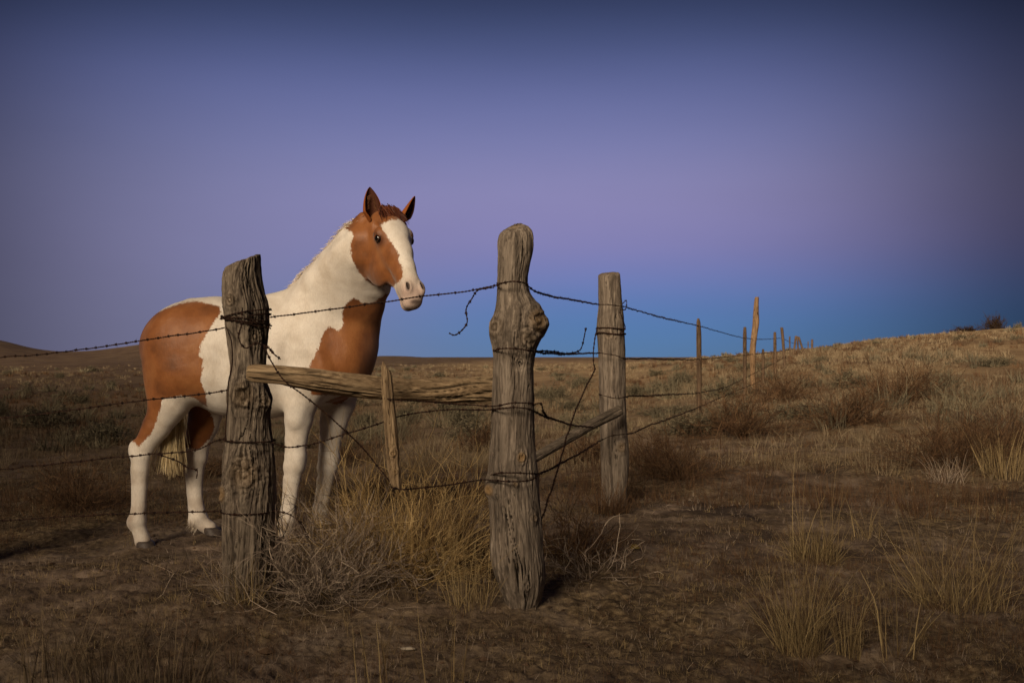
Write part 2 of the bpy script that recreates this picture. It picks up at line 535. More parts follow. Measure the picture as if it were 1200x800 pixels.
# ------------------------------------------------------------------ the horse
class SDF:
    def __init__(s, lo, hi, h):
        s.lo = np.array(lo, float)
        s.h = h
        s.n = np.ceil((np.array(hi) - s.lo) / h).astype(int) + 1
        s.D = np.full(s.n, 1.0, dtype=np.float32)

    def sub(s, lo, hi):
        a = np.maximum(np.floor((np.array(lo) - s.lo) / s.h).astype(int), 0)
        b = np.minimum(np.ceil((np.array(hi) - s.lo) / s.h).astype(int) + 1, s.n)
        ax = [s.lo[i] + s.h * np.arange(a[i], b[i]) for i in range(3)]
        X, Y, Z = np.meshgrid(*ax, indexing='ij')
        return tuple(slice(a[i], b[i]) for i in range(3)), X, Y, Z

    def merge(s, sl, d, k):
        a = s.D[sl]
        d = d.astype(np.float32)
        hh = np.maximum(k - np.abs(a - d), 0) / max(k, 1e-6)
        s.D[sl] = np.minimum(a, d) - hh * hh * k * 0.25

    def carve(s, sl, d, k):
        a = s.D[sl]
        d = -d.astype(np.float32)
        hh = np.maximum(k - np.abs(a - d), 0) / max(k, 1e-6)
        s.D[sl] = np.maximum(a, d) + hh * hh * k * 0.25

    @staticmethod
    def ell(X, Y, Z, c, ax, r):
        dx, dy, dz = X - c[0], Y - c[1], Z - c[2]
        q0 = 0; q1 = 0
        for a, rr in zip(ax, r):
            t = dx * a[0] + dy * a[1] + dz * a[2]
            q0 = q0 + (t / rr) ** 2
            q1 = q1 + (t / rr ** 2) ** 2
        q0 = np.sqrt(q0); q1 = np.sqrt(q1) + 1e-6
        return np.where(q0 < .5, (q0 - 1) * min(r), q0 * (q0 - 1) / q1)

    def ellipsoid(s, c, ax, r, k, cut=False):
        m = max(r) + k + 0.03
        sl, X, Y, Z = s.sub(np.array(c) - m, np.array(c) + m)
        d = s.ell(X, Y, Z, c, ax, r)
        (s.carve if cut else s.merge)(sl, d, k)

    def chain(s, pts, radii, L, k, kk=0.02, cut=False):
        """pts: stations, radii: (r in plane, r along L)"""
        pts = [np.array(p, float) for p in pts]
        R = max(max(r) for r in radii) + k + 0.04
        lo = np.min(pts, axis=0) - R
        hi = np.max(pts, axis=0) + R
        sl, X, Y, Z = s.sub(lo, hi)
        out = None
        for i in range(len(pts) - 1):
            A, B = pts[i], pts[i + 1]
            d = B - A
            ln = np.linalg.norm(d); d = d / ln
            Lp = np.array(L, float) - np.dot(L, d) * d
            Lp /= np.linalg.norm(Lp)
            U = np.cross(d, Lp)
            x, y, z = X - A[0], Y - A[1], Z - A[2]
            al = x * d[0] + y * d[1] + z * d[2]
            t = np.clip(al / ln, 0, 1)
            ts = t * t * (3 - 2 * t) * 0.5 + t * 0.5
            ru = radii[i][0] * (1 - ts) + radii[i + 1][0] * ts
            rl = radii[i][1] * (1 - ts) + radii[i + 1][1] * ts
            ex = al - t * ln
            lu = x * U[0] + y * U[1] + z * U[2]
            ll = x * Lp[0] + y * Lp[1] + z * Lp[2]
            re = 0.5 * (ru + rl)
            q0 = np.sqrt((lu / ru) ** 2 + (ll / rl) ** 2 + (ex / re) ** 2)
            q1 = np.sqrt((lu / ru ** 2) ** 2 + (ll / rl ** 2) ** 2 + (ex / re ** 2) ** 2) + 1e-6
            dd = np.where(q0 < .5, (q0 - 1) * np.minimum(ru, rl), q0 * (q0 - 1) / q1)
            if out is None: out = dd
            else:
                hh = np.maximum(kk - np.abs(out - dd), 0) / kk
                out = np.minimum(out, dd) - hh * hh * kk * 0.25
        (s.carve if cut else s.merge)(sl, out, k)

    def mesh(s):
        D = s.D
        ins = D < 0
        n = D.shape
        c = [ins[a:n[0] - 1 + a, b:n[1] - 1 + b, e:n[2] - 1 + e] for a in (0, 1) for b in (0, 1) for e in (0, 1)]
        anyi = np.zeros_like(c[0]); alli = np.ones_like(c[0])
        for q in c:
            anyi |= q; alli &= q
        cells = np.argwhere(anyi & ~alli)
        vid = np.full(tuple(np.array(n) - 1), -1, dtype=np.int32)
        vid[cells[:, 0], cells[:, 1], cells[:, 2]] = np.arange(len(cells))
        acc = np.zeros((len(cells), 3)); cnt = np.zeros(len(cells))
        cor = [(a, b, e) for a in (0, 1) for b in (0, 1) for e in (0, 1)]
        val = {q: D[cells[:, 0] + q[0], cells[:, 1] + q[1], cells[:, 2] + q[2]].astype(float) for q in cor}
        for q in cor:
            for ax in range(3):
                if q[ax] == 0:
                    q2 = list(q); q2[ax] = 1; q2 = tuple(q2)
                    a, b = val[q], val[q2]
                    m = (a < 0) != (b < 0)
                    t = np.where(m, a / np.where(m, a - b, 1), 0)
                    p = np.tile(np.array(q, float), (len(cells), 1))
                    p[:, ax] += t
                    acc += p * m[:, None]
                    cnt += m
        V = s.lo + s.h * (cells + acc / cnt[:, None])
        faces = []
        for ax in range(3):
            o1, o2 = [(1, 2), (2, 0), (0, 1)][ax]
            a = ins
            sl1 = [slice(None)] * 3; sl2 = [slice(None)] * 3
            sl1[ax] = slice(0, -1); sl2[ax] = slice(1, None)
            e = a[tuple(sl1)] != a[tuple(sl2)]
            E = np.argwhere(e)
            ok = (E[:, o1] > 0) & (E[:, o2] > 0) & (E[:, o1] < n[o1] - 1) & (E[:, o2] < n[o2] - 1)
            E = E[ok]
            def g(d1, d2):
                q = E.copy(); q[:, o1] -= d1; q[:, o2] -= d2
                return vid[q[:, 0], q[:, 1], q[:, 2]]
            f = np.stack([g(1, 1), g(0, 1), g(0, 0), g(1, 0)], -1)
            flip = ~ins[E[:, 0], E[:, 1], E[:, 2]]
            f[flip] = f[flip][:, ::-1]
            faces.append(f)
        return V, np.concatenate(faces)


def unit(v):
    v = np.array(v, float)
    return v / np.linalg.norm(v)


YAW = math.radians(4)
FW = np.array([math.cos(YAW), -math.sin(YAW), 0])
RT = np.array([-math.sin(YAW), -math.cos(YAW), 0])     # towards the camera: the horse's right side
HC = P(300, 420, 5.95)
UPV = np.array([0, 0, 1.0])


def H(px, py, s=0.0):
    """point seen at the pixel, in the horse's upright plane moved s metres to its right side"""
    o = np.array([0, 0, CAMZ])
    r = P(px, py, 1.0) - o
    base = HC + RT * s - o
    k = np.dot(base, RT) / np.dot(r, RT)
    return o + r * k


def inpoly_sd(px, py, poly):
    """signed distance in pixels, positive inside"""
    poly = np.array(poly, float)
    n = len(poly)
    best = np.full(px.shape, 1e9)
    inside = np.zeros(px.shape, bool)
    for i in range(n):
        a, b = poly[i], poly[(i + 1) % n]
        ex, ey = b - a
        wx_, wy_ = px - a[0], py - a[1]
        t = np.clip((wx_ * ex + wy_ * ey) / (ex * ex + ey * ey + 1e-9), 0, 1)
        d = (wx_ - t * ex) ** 2 + (wy_ - t * ey) ** 2
        best = np.minimum(best, d)
        c = ((a[1] > py) != (b[1] > py)) & (px < (b[0] - a[0]) * (py - a[1]) / (b[1] - a[1] + 1e-12) + a[0])
        inside ^= c
    return np.sqrt(best) * np.where(inside, 1, -1)


def to_px(V):
    x = V[:, 0]; y = V[:, 1]; z = V[:, 2] - CAMZ
    f = y * CP + z * SP
    u = -y * SP + z * CP
    return 600 + F * x / f, 400 - F * u / f


def hair(name, mat, roots, dirs, length, width, parent, curl=0.02, segs=6, grav=0.3, seed=0, spread=0.15, origin=None):
    """ribbons grown from roots"""
    rg = np.random.default_rng(seed)
    n = len(roots)
    L = length if np.ndim(length) else np.full(n, length)
    pts = np.zeros((n, segs + 1, 3))
    pts[:, 0] = roots
    d = dirs + rg.normal(0, spread, (n, 3))
    d /= np.linalg.norm(d, axis=1)[:, None]
    for i in range(segs):
        d = d + np.array([0, 0, -1.0]) * grav / segs + rg.normal(0, curl, (n, 3))
        d /= np.linalg.norm(d, axis=1)[:, None]
        pts[:, i + 1] = pts[:, i] + d * (L / segs)[:, None]
    w = width * np.linspace(1, 0.15, segs + 1)[None, :] * rg.uniform(0.6, 1.3, (n, 1))
    v, f, t = ribbons(pts, w, rg)
    return mesh_obj(name, v, f, mat, parent, True, {'tint': t}, origin)


def ribbons(pts, w, rg, side=None):
    """pts (n,m,3), w (n,m) -> verts, quads, tint"""
    n, m, _ = pts.shape
    tan = np.zeros_like(pts)
    tan[:, 1:-1] = pts[:, 2:] - pts[:, :-2]
    tan[:, 0] = pts[:, 1] - pts[:, 0]
    tan[:, -1] = pts[:, -1] - pts[:, -2]
    if side is None:
        side = rg.normal(0, 1, (n, 1, 3)) + np.array([1.2, 0, 0]) * rg.choice([-1, 1], (n, 1, 1))
    s = side - (side * tan).sum(-1, keepdims=True) / ((tan * tan).sum(-1, keepdims=True) + 1e-12) * tan
    s /= np.linalg.norm(s, axis=-1, keepdims=True) + 1e-9
    a = pts - s * w[..., None] * 0.5
    b = pts + s * w[..., None] * 0.5
    v = np.stack([a, b], 2).reshape(-1, 3)
    base = (np.arange(n) * m * 2)[:, None] + (np.arange(m - 1) * 2)[None, :]
    q = np.stack([base, base + 1, base + 3, base + 2], -1).reshape(-1, 4)
    t = np.repeat(rg.uniform(0, 1, n), m * 2)
    return v, q, t


def build_horse():
    S = SDF((-2.46, 5.0, -0.20), (-0.45, 6.40, 1.93), 0.0076)
    ax = (FW, RT, UPV)
    m = 1 / 195.0
    # trunk: stations (px centre, top y, bottom y, half width)
    st = [(204, 366, 446, .185), (222, 352, 462, .245), (248, 349, 474, .275), (278, 357, 486, .285), (310, 359, 488, .28),
          (340, 352, 482, .25), (370, 356, 474, .215), (398, 372, 466, .18)]
    S.chain([H(a, (b + c) / 2) for a, b, c, w in st], [((c - b) / 2 * m, w) for a, b, c, w in st], RT, 0.02, 0.05)
    for s in (1, -1):
        S.chain([H(193, 388, s * .275), H(186, 425, s * .255), H(184, 452, s * .225)], [(.022, .018), (.026, .02), (.02, .016)], RT, 0.05, cut=True)
        S.chain([H(226, 372, s * .315), H(224, 400, s * .325), H(232, 432, s * .315)], [(.025, .02), (.028, .022), (.02, .016)], RT, 0.06, cut=True)
    # withers
    S.ellipsoid(H(330, 366), ax, (.19, .07, .11), 0.10)
    # haunch mass and buttock, both sides
    for s in (1, -1):
        dx = 0 if s > 0 else 6
        S.ellipsoid(H(208 + dx, 410, s * .15), ax, (.185, .135, .25), 0.07)
        S.ellipsoid(H(228 + dx, 436, s * .15), (unit(FW * .6 - UPV * .8), RT, unit(FW * .8 + UPV * .6)), (.17, .115, .13), 0.06)
        S.ellipsoid(H(192 + dx, 440, s * .12), ax, (.115, .10, .20), 0.05)
        # shoulder blade and arm muscles
        S.ellipsoid(H(365, 410, s * .15), (unit(FW * .45 - UPV * .89), RT, unit(FW * .89 + UPV * .45)), (.27, .085, .13), 0.06)
        S.ellipsoid(H(354, 444, s * .16), ax, (.135, .075, .13), 0.05)
        # breast
        S.ellipsoid(H(403, 418, s * .085), ax, (.125, .115, .19), 0.05)
        # forearm, gaskin and shoulder edge relief
        S.ellipsoid(H(346, 470, s * .21), (unit(FW * .15 - UPV), RT, FW), (.13, .03, .05), 0.04)
        S.ellipsoid(H(378, 430, s * .20), (unit(FW * .35 - UPV * .9), RT, unit(FW * .9 + UPV * .35)), (.16, .05, .055), 0.03)
    # hollow of the flank and groove before the thigh
    S.ellipsoid(H(256, 425, .335), ax, (.055, .045, .13), 0.06, cut=True)
    S.ellipsoid(H(256, 425, -.335), ax, (.055, .045, .13), 0.06, cut=True)
    # groove behind the shoulder and between shoulder and neck

    def leg(stn, s, k=0.05, hoof=None, fl=0.84):
        S.chain([H(a, b, s if len(q) == 3 else q[3 - 0] if False else s) for (a, b, r), q in [((t[0], t[1], t[2]), t) for t in stn]],
                [(t[2], t[2] * fl) for t in stn], RT, k, 0.010)
    # near hind
    leg([(214, 440, .165), (200, 470, .118), (184, 499, .083), (171, 520, .064), (166, 533, .061), (164, 549, .052), (164.5, 570, .039), (163.5, 594, .037),
         (160.5, 610, .054), (163.5, 621, .041), (167.5, 634, .048)], .15, 0.06)
    S.ellipsoid(H(157, 526, .15), ax, (.032, .028, .05), 0.03)          # point of hock
    S.chain([H(157, 555, .15), H(157, 600, .15)], [(.016, .014), (.016, .014)], RT, 0.02)
    S.ellipsoid(H(155.5, 613, .15), ax, (.026, .034, .036), 0.02)
    S.chain([H(159.5, 560, .195), H(159.5, 600, .195)], [(.005, .008), (.005, .008)], RT, 0.012, cut=True)
    # far hind
    leg([(232, 445, .15), (243, 474, .115), (238, 498, .094), (231, 520, .075), (230, 536, .068), (228, 552, .055), (228.5, 575, .045), (231, 596, .044),
         (232.5, 607, .056), (239, 614, .044), (246, 619, .045)], -.15, 0.06)
    S.ellipsoid(H(220, 526, -.15), ax, (.032, .028, .05), 0.03)
    S.chain([H(221, 555, -.15), H(224, 602, -.15)], [(.016, .014), (.016, .014)], RT, 0.02)
    S.ellipsoid(H(226, 610, -.15), ax, (.026, .034, .034), 0.02)
    S.chain([H(224.5, 560, -.105), H(226, 598, -.105)], [(.005, .008), (.005, .008)], RT, 0.012, cut=True)
    # near fore
    leg([(358, 446, .125), (353, 470, .098), (350, 492, .080), (347, 515, .064), (346, 533, .060), (344.5, 547, .058), (342.5, 561, .047), (340.5, 583, .039),
         (338, 599, .042), (336.5, 610, .048), (334.5, 620, .038), (334, 630, .046)], .15, 0.06)
    S.chain([H(335.5, 560, .15), H(332.5, 602, .15)], [(.015, .013), (.015, .013)], RT, 0.02)
    S.ellipsoid(H(351, 539, .15), ax, (.036, .048, .062), 0.03)
    S.ellipsoid(H(339, 546, .15), ax, (.022, .028, .034), 0.03)
    S.chain([H(337.5, 566, .195), H(335, 600, .195)], [(.005, .008), (.005, .008)], RT, 0.012, cut=True)
    # far fore
    leg([(400, 448, .125), (396, 472, .105), (391, 495, .083), (387, 517, .066), (385, 535, .062), (383.5, 548, .058), (381.5, 562, .047), (378.5, 584, .040),
         (375.5, 598, .049), (375, 607, .040), (377.5, 615, .046)], -.15, 0.06)
    S.chain([H(374.5, 562, -.15), H(371, 592, -.15)], [(.015, .013), (.015, .013)], RT, 0.02)
    S.ellipsoid(H(390, 540, -.15), ax, (.036, .048, .062), 0.03)
    S.ellipsoid(H(378, 547, -.15), ax, (.022, .028, .034), 0.03)

    # neck: crest and throat pixel pairs
    ns = [((343, 362), (432, 428), .00, .175), ((349, 337), (436, 398), .03, .15), ((367, 315), (439, 378), .09, .125), ((388, 293), (443, 358), .17, .105),
          ((404, 277), (444, 338), .25, .095), ((420, 262), (446, 318), .31, .09)]
    pts, rad = [], []
    for c, t, s, w in ns:
        A, B = H(*c, s), H(*t, s)
        pts.append((A + B) / 2)
        rad.append((np.linalg.norm(A - B) / 2, w))
    S.chain(pts, rad, unit(RT + FW * .35), 0.07, 0.04)
    S.chain([H(344, 352, 0), H(368, 326, .09), H(388, 302, .17), H(408, 278, .26), H(428, 258, .31)], [(.06, .045), (.055, .04), (.05, .038), (.05, .038), (.05, .04)], unit(RT + FW * .35), 0.07)

    # jugular groove and the groove in front of the shoulder blade
    S.chain([H(434, 345, .385), H(421, 372, .315), H(410, 398, .27)], [(.016, .02), (.018, .022), (.014, .018)], unit(RT), 0.05, cut=True)
    S.chain([H(336, 400, .285), H(334, 440, .30), H(336, 464, .29)], [(.016, .016), (.020, .022), (.016, .016)], unit(RT), 0.06, cut=True)

    # head frame
    O = P(455, 246, 5.52)
    E = P(492, 350, 5.24)
    a = unit(E - O)
    hd = unit(np.array([a[0], a[1], 0]))
    l = unit(np.cross(UPV, hd)) * -1       # towards image right
    if l[0] < 0: l = -l
    n = unit(np.cross(l, a))
    if n[1] > 0: n = -n
    HL = np.linalg.norm(E - O)
    q = HL / 0.60

    def Q(aa, nn, ll=0.0):
        return O + a * aa * q + n * nn * q + l * ll * q
    A3 = (a, n, l)

    def el(aa, nn, ll, r, k, cut=False):
        S.ellipsoid(Q(aa, nn, ll), A3, tuple(v * q for v in r), k, cut)
    el(.075, -.085, 0, (.12, .095, .085), 0.05)
    S.chain([Q(.05, -.07), Q(.15, -.045), Q(.27, -.045), Q(.38, -.047), Q(.47, -.052), Q(.545, -.058)],
            [(.075 * q, .085 * q), (.080 * q, .094 * q), (.076 * q, .071 * q), (.062 * q, .054 * q), (.058 * q, .052 * q), (.052 * q, .056 * q)], l, 0.04, 0.03)
    # nasal ridge
    S.chain([Q(.12, .012), Q(.30, .012), Q(.46, -.012)], [(.018, .045), (.018, .030), (.018, .026)], l, 0.03)
    for s in (1, -1):
        el(.215, -.180, s * .046, (.145, .122, .044), 0.045)       # cheek
        el(.15, -.028, s * .086, (.042, .032, .030), 0.025)          # brow
        S.chain([Q(.20, -.055, s * .066), Q(.31, -.065, s * .045), Q(.37, -.07, s * .036)], [(.018, .014), (.016, .013), (.012, .012)], l, 0.035)
        el(.10, -.035, s * .085, (.030, .02, .02), 0.03, True)     # hollow above the eye
        el(.178, -.038, s * .118, (.024, .018, .016), 0.008, True)  # socket
        el(.515, -.025, s * .040, (.045, .034, .026), 0.018)        # nostril flare
        el(.516, -.002, s * .042, (.025, .022, .0080), 0.007, True)  # nostril
        S.chain([Q(.47, -.098, s * .062), Q(.53, -.104, s * .06), Q(.575, -.098, s * .045)], [(.0045, .014), (.005, .014), (.005, .012)], l, 0.006, cut=True)
    # lower jaw, chin, lips
    S.chain([Q(.25, -.20), Q(.36, -.145), Q(.46, -.118), Q(.53, -.118)], [(.045, .040), (.036, .034), (.030, .032), (.033, .034)], l, 0.035, 0.02)
    el(.575, -.078, 0, (.028, .036, .045), 0.03)
    el(.555, -.122, 0, (.030, .026, .034), 0.02)
    # throat join
    S.chain([Q(.08, -.13), (Q(.05, -.16) + H(422, 290, .29)) / 2, H(422, 290, .29)], [(.085, .075), (.11, .075), (.14, .085)], l, 0.035)

    V, Fc = S.mesh()
    # one smoothing pass
    px, py = to_px(V)
    rel = V - HC
    s = rel @ RT
    mp = 1 / 200.0
    A_ = (V - O) @ a / q; N_ = (V - O) @ n / q; L_ = (V - O) @ l / q
    near_hind = [(198, 360), (206, 357), (217, 354), (230, 353), (250, 357), (258, 360), (258, 366), (253, 374), (246, 385), (241, 393), (235, 404), (233, 417), (238, 421), (237, 434), (235, 445),
                 (241, 462), (243, 478), (228, 466), (214, 463), (200, 466), (190, 467), (188, 479), (184, 490), (180, 503), (174, 511), (167, 518), (163, 524), (159, 519), (140, 510), (140, 400), (170, 372)]
    far_hind = [(210, 440), (228, 462), (240, 474), (248, 487), (252, 500), (246, 514), (238, 522), (230, 527), (222, 524), (214, 524), (210, 510), (222, 480), (200, 455)]
    chest = [(403, 360), (408, 353), (415, 349), (423, 354), (433, 356), (442, 352), (452, 344), (462, 350), (470, 400), (460, 470), (425, 468), (412, 463), (404, 470), (392, 474), (378, 470), (366, 464), (362, 450),
             (363, 428), (368, 419), (373, 407), (377, 396), (380, 388), (387, 382), (392, 386), (397, 387), (401, 382), (402, 374), (401, 366)]
    headp = [(400, 240), (404, 268), (413, 272), (414, 276), (411, 285), (411, 294), (413, 304), (418, 315), (425, 324), (431, 330), (438, 334.5), (445, 336.5), (452, 333.5), (457, 336), (465, 356), (470, 350), (520, 330), (520, 200), (400, 200)]
    blaze = [(446, 264), (450, 261), (458, 257.5), (468, 257.5), (476, 262), (480, 268), (481.5, 275), (483, 288), (488, 300), (492, 309), (520, 320), (520, 390), (470, 368), (464, 353), (463, 346), (461, 337), (463, 333), (469, 330), (472, 322),
             (471.5, 312), (467, 306), (468, 299), (464, 292), (460, 286), (454, 277), (449, 270)]
    hsel = A_ > -.05
    back = V[:, 1] > 5.95
    pd = np.where(s > -.02, inpoly_sd(px, py, near_hind), -99)
    pf = np.where((s < .02) | (py > 465), inpoly_sd(px, py, far_hind), -99)
    pf = np.where((s > .02) & (py > 455), -99, pf)
    pfar = np.where(s <= -.02, inpoly_sd(px, py, near_hind[:16] + [(232, 455), (205, 455), (150, 455), (140, 400), (170, 372)]), -99)
    hind = np.maximum(np.maximum(pd, pf), pfar)
    hind = np.where(px > 300, -99, hind)
    ch = inpoly_sd(px, py, chest)
    legt = (py > 462) & (np.abs(s) > .07)
    ch = np.where(legt, np.minimum(ch, (463 - py)), ch)
    hp = np.minimum(inpoly_sd(px, py, headp), -inpoly_sd(px, py, blaze))
    neckv = (py < 345) & (px > 400)
    hp = np.where(py < 362, hp, -99)
    body = np.maximum(hind, np.where(py > 340, ch, -99))
    patch = np.maximum(body, hp)
    patch = np.clip(patch, -30, 30) * mp
    # dark: eye surround, muzzle skin
    eyeN = np.sqrt(((A_ - .180) / .038) ** 2 + ((N_ + .037) / .031) ** 2 + ((np.abs(L_) - .095) / .045) ** 2)
    dark = np.clip(1.6 - eyeN, 0, 1) * 0.85
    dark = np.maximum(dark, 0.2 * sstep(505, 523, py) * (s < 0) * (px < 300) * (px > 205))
    pink = np.clip((A_ - .44) / .10, 0, 1) * 0.5 * (L_ > -.3) * (np.abs(L_) < .12)
    nost = np.sqrt(((A_ - .516) / .024) ** 2 + ((N_ + .006) / .018) ** 2 + ((np.abs(L_) - .048) / .0085) ** 2)
    nn2 = np.sqrt(((px - 478.0) / 2.6) ** 2 + ((py - 335.5) / 5.2) ** 2)
    skin = np.maximum(np.clip((1.25 - nost) * 2.2, 0, 1) * (L_ > 0), np.clip((1.3 - nn2) * 1.8, 0, 1)) * .9
    nn3 = np.sqrt(((px - 486.5) / 6.0) ** 2 + ((py - 353.5) / 2.6) ** 2)
    skin = np.maximum(skin, .75 * np.clip((1.4 - nn3) * 1.2, 0, 1))
    mouth = np.clip(1 - np.abs(N_ + .100) / .007, 0, 1) * sstep(.45, .49, A_) * (np.abs(L_) < .08)
    skin = np.maximum(skin, mouth * .7)
    skin = np.maximum(skin, 0.8 * np.clip(1.3 - np.sqrt(((A_ - .588) / .030) ** 2 + ((N_ + .098) / .022) ** 2 + (L_ / .04) ** 2), 0, 1))
    for arr in (dark, pink, skin):
        arr[~(A_ > .02) & (py < 400)] = 0
    pink[py > 400] = 0; skin[py > 400] = 0
    nz = fbm(V[:, 0] * 12, V[:, 1] * 12, V[:, 2] * 12, oct=3, seed=4)
    dirt = np.clip(sstep(0.42, -0.12, V[:, 2]) * (0.40 + 0.9 * nz) + .22 * np.clip(nz, 0, 1) * (py > 380), 0, 0.75)
    # gentle irregularity of muscle under the skin
    root = empty('horse', tuple(HC * np.array([1, 1, 0]) + np.array([0, 0, gz(HC[0], HC[1])])))
    tag(root, 'brown and white pinto horse standing behind the wire fence, looking over it', 'horse')
    mesh_obj('body', V, Fc, M_HORSE, root, True, {'patch': patch, 'dark': dark, 'pink': pink, 'skin': skin, 'dirt': dirt}, HC)

    # eyes
    m_eye = Mat('horse_eye'); m_eye.color((0.006, 0.004, 0.003)); m_eye.b.inputs['Roughness'].default_value = 0.06
    m_eye.b.inputs['Specular IOR Level'].default_value = 0.6
    for sgn in (1, -1):
        c = Q(.178, -.037, sgn * .0930)
        v, f = uv_sphere(c, .0245 * q, 24, 16)
        mesh_obj('eye', v, f, m_eye.m, root, True, None, c)
        arc = [c + (n * math.cos(t) * .0285 + a * math.sin(t) * .0170 + l * sgn * (.002 + .012 * math.sin(t) ** 2)) * q for t in np.linspace(-.05, PI + .05, 14)]
        v, f = tube(np.array(arc), [.0022 + .0016 * math.sin(PI * i / 13) for i in range(14)], 8)
        mesh_obj('eyelid', v, f, M_DARKHIDE, root, True, None, c)
        for off, rr_, mt_ in ((0.0, .0026, M_DARKHIDE), (.0045, .0042, M_BROWNHIDE)):
            arc = [c + (n * math.cos(t) * (.0285 + off * .6) - a * math.sin(t) * (.0165 + off) + l * sgn * (.001 + .014 * math.sin(t) ** 2)) * q for t in np.linspace(-.1, PI + .1, 14)]
            v, f = tube(np.array(arc), [rr_ * (.55 + .6 * math.sin(PI * i / 13)) for i in range(14)], 8)
            mesh_obj('eyelid', v, f, mt_, root, True, None, c)
    # ears: cupped leaf shapes
    def ear(tip, b0, b1, depth_b, depth_t, opening, name='ear'):
        B = (P(*b0, depth_b) + P(*b1, depth_b)) / 2
        T = P(*tip, depth_t)
        wdt = np.linalg.norm(P(*b0, depth_b) - P(*b1, depth_b)) / 2
        up = unit(T - B)
        op = unit(opening - np.dot(opening, up) * up)
        sd_ = unit(np.cross(up, op))
        NU, NV = 26, 30
        vs = []
        Ln = np.linalg.norm(T - B)
        for layer in (0, 1):
            for j in range(NV + 1):
                t = j / NV
                w = wdt * (.22 + .78 * min(1, t / .30) + .25 * math.sin(max(0, t) * PI * .8)) * (1 - t ** 2.6) ** .75 * (1.06 if layer == 0 else .90) + .001
                cup = (0.95 - 0.25 * t)
                for i in range(NU + 1):
                    th = (i / NU - .5) * 2 * (2.9 - .75 * min(1, t / .25) - .75 * t)
                    cx = math.sin(th) * w
                    cz = -math.cos(th) * w * cup + w * .25
                    off = 0 if layer == 0 else .004
                    c = B - up * .045 + up * (Ln + .045) * t + op * (.012 * math.sin(t * PI)) - op * (.004 * t)
                    vs.append(c + sd_ * cx + op * (cz + off))
        vs = np.array(vs)
        nn_ = (NU + 1) * (NV + 1)
        idx = np.arange(nn_).reshape(NV + 1, NU + 1)
        q0 = np.stack([idx[:-1, :-1], idx[:-1, 1:], idx[1:, 1:], idx[1:, :-1]], -1).reshape(-1, 4)
        q1 = q0[:, ::-1] + nn_
        rim = []
        for j in range(NV):
            for i in (0, NU):
                rim.append([idx[j, i], idx[j + 1, i], idx[j + 1, i] + nn_, idx[j, i] + nn_])
        for i in range(NU): rim.append([idx[NV, i], idx[NV, i + 1], idx[NV, i + 1] + nn_, idx[NV, i] + nn_])
        tt = np.concatenate([np.zeros(nn_), np.ones(nn_)])
        o = mesh_obj(name, vs, [q0, q1, np.array(rim)], M_EAR, root, True, {'tint': tt}, B)
        # pale hair inside the ear
        rg = np.random.default_rng(3)
        k = 140
        tpos = rg.uniform(.1, .65, k)
        side = rg.choice([-1, 1], k)
        rt = B + up[None] * (Ln * tpos)[:, None] + sd_[None] * (side * wdt * .8 * (1 - tpos ** 2))[:, None] + op[None] * .004
        dr = -sd_[None] * side[:, None] * .9 + op[None] * .3 + up[None] * .6
        h = hair('ear_hair', M_EARHAIR, rt, dr, .026, .0016, o, seed=5, grav=0, origin=B)
        h.location = (0, 0, 0)
    ear((433.5, 219), (426, 254), (443.5, 250), 5.50, 5.50, unit(np.array([.55, -1, 0.0])))
    ear((486.5, 230), (467, 250), (478, 256), 5.62, 5.62, unit(np.array([1.0, -.45, 0.0])))
    # hooves
    def hoof(top, bot, s, toe, r0, r1, dark=True):
        A, B = H(*top, s), H(*bot, s)
        d = unit(np.array(toe))
        rings = []
        for k in range(7):
            t = k / 6
            c = A * (1 - t) + B * t
            r = r0 * (1 - t) + r1 * t
            if k == 0: r *= .93
            th = np.linspace(0, 2 * PI, 28, endpoint=False)
            sdv = np.cross(UPV, d)
            fr = np.where(np.cos(th) > 0, 1.18, .88)
            rings.append(c + np.outer(np.cos(th) * r * fr, d) + np.outer(np.sin(th) * r, sdv))
        rr = np.array(rings)
        v = np.concatenate([rr.reshape(-1, 3), [A, B]])
        idx = np.arange(7 * 28).reshape(7, 28)
        nx = np.roll(idx, -1, 1)
        qd = np.stack([idx[:-1], nx[:-1], nx[1:], idx[1:]], -1).reshape(-1, 4)
        tr = np.concatenate([np.stack([idx[-1], nx[-1], np.full(28, 7 * 28 + 1)], -1), np.stack([nx[0], idx[0], np.full(28, 7 * 28)], -1)])
        mesh_obj('hoof', v, [qd, tr], M_HOOF, root, True, None, B)
    hoof((169, 633), (172, 647), .15, FW + RT * .4, .046, .063)
    hoof((246, 617), (251, 626), -.15, FW + RT * .3, .044, .060)
    hoof((334, 628), (335.5, 640), .15, FW * .5 + RT, .045, .062)
    hoof((377.5, 613), (379, 622), -.15, FW * .6 + RT, .044, .058)
    # mane: white hair standing along the crest, reddish near the poll
    crest = [(338, 346, 0.0), (349, 334, .03), (360, 320, .07), (372, 309, .11), (384, 297, .16), (395, 284, .21), (405, 272, .26), (414, 263, .30), (424, 256, .32), (436, 249, .33), (450, 243, .33)]
    cp = np.array([H(x, y + 4, s_) for x, y, s_ in crest])
    def along(t): 
        k = np.clip(t * (len(cp) - 1), 0, len(cp) - 1.001)
        i = k.astype(int); fr = (k - i)[:, None]
        return cp[i] * (1 - fr) + cp[i + 1] * fr
    rg = np.random.default_rng(11)
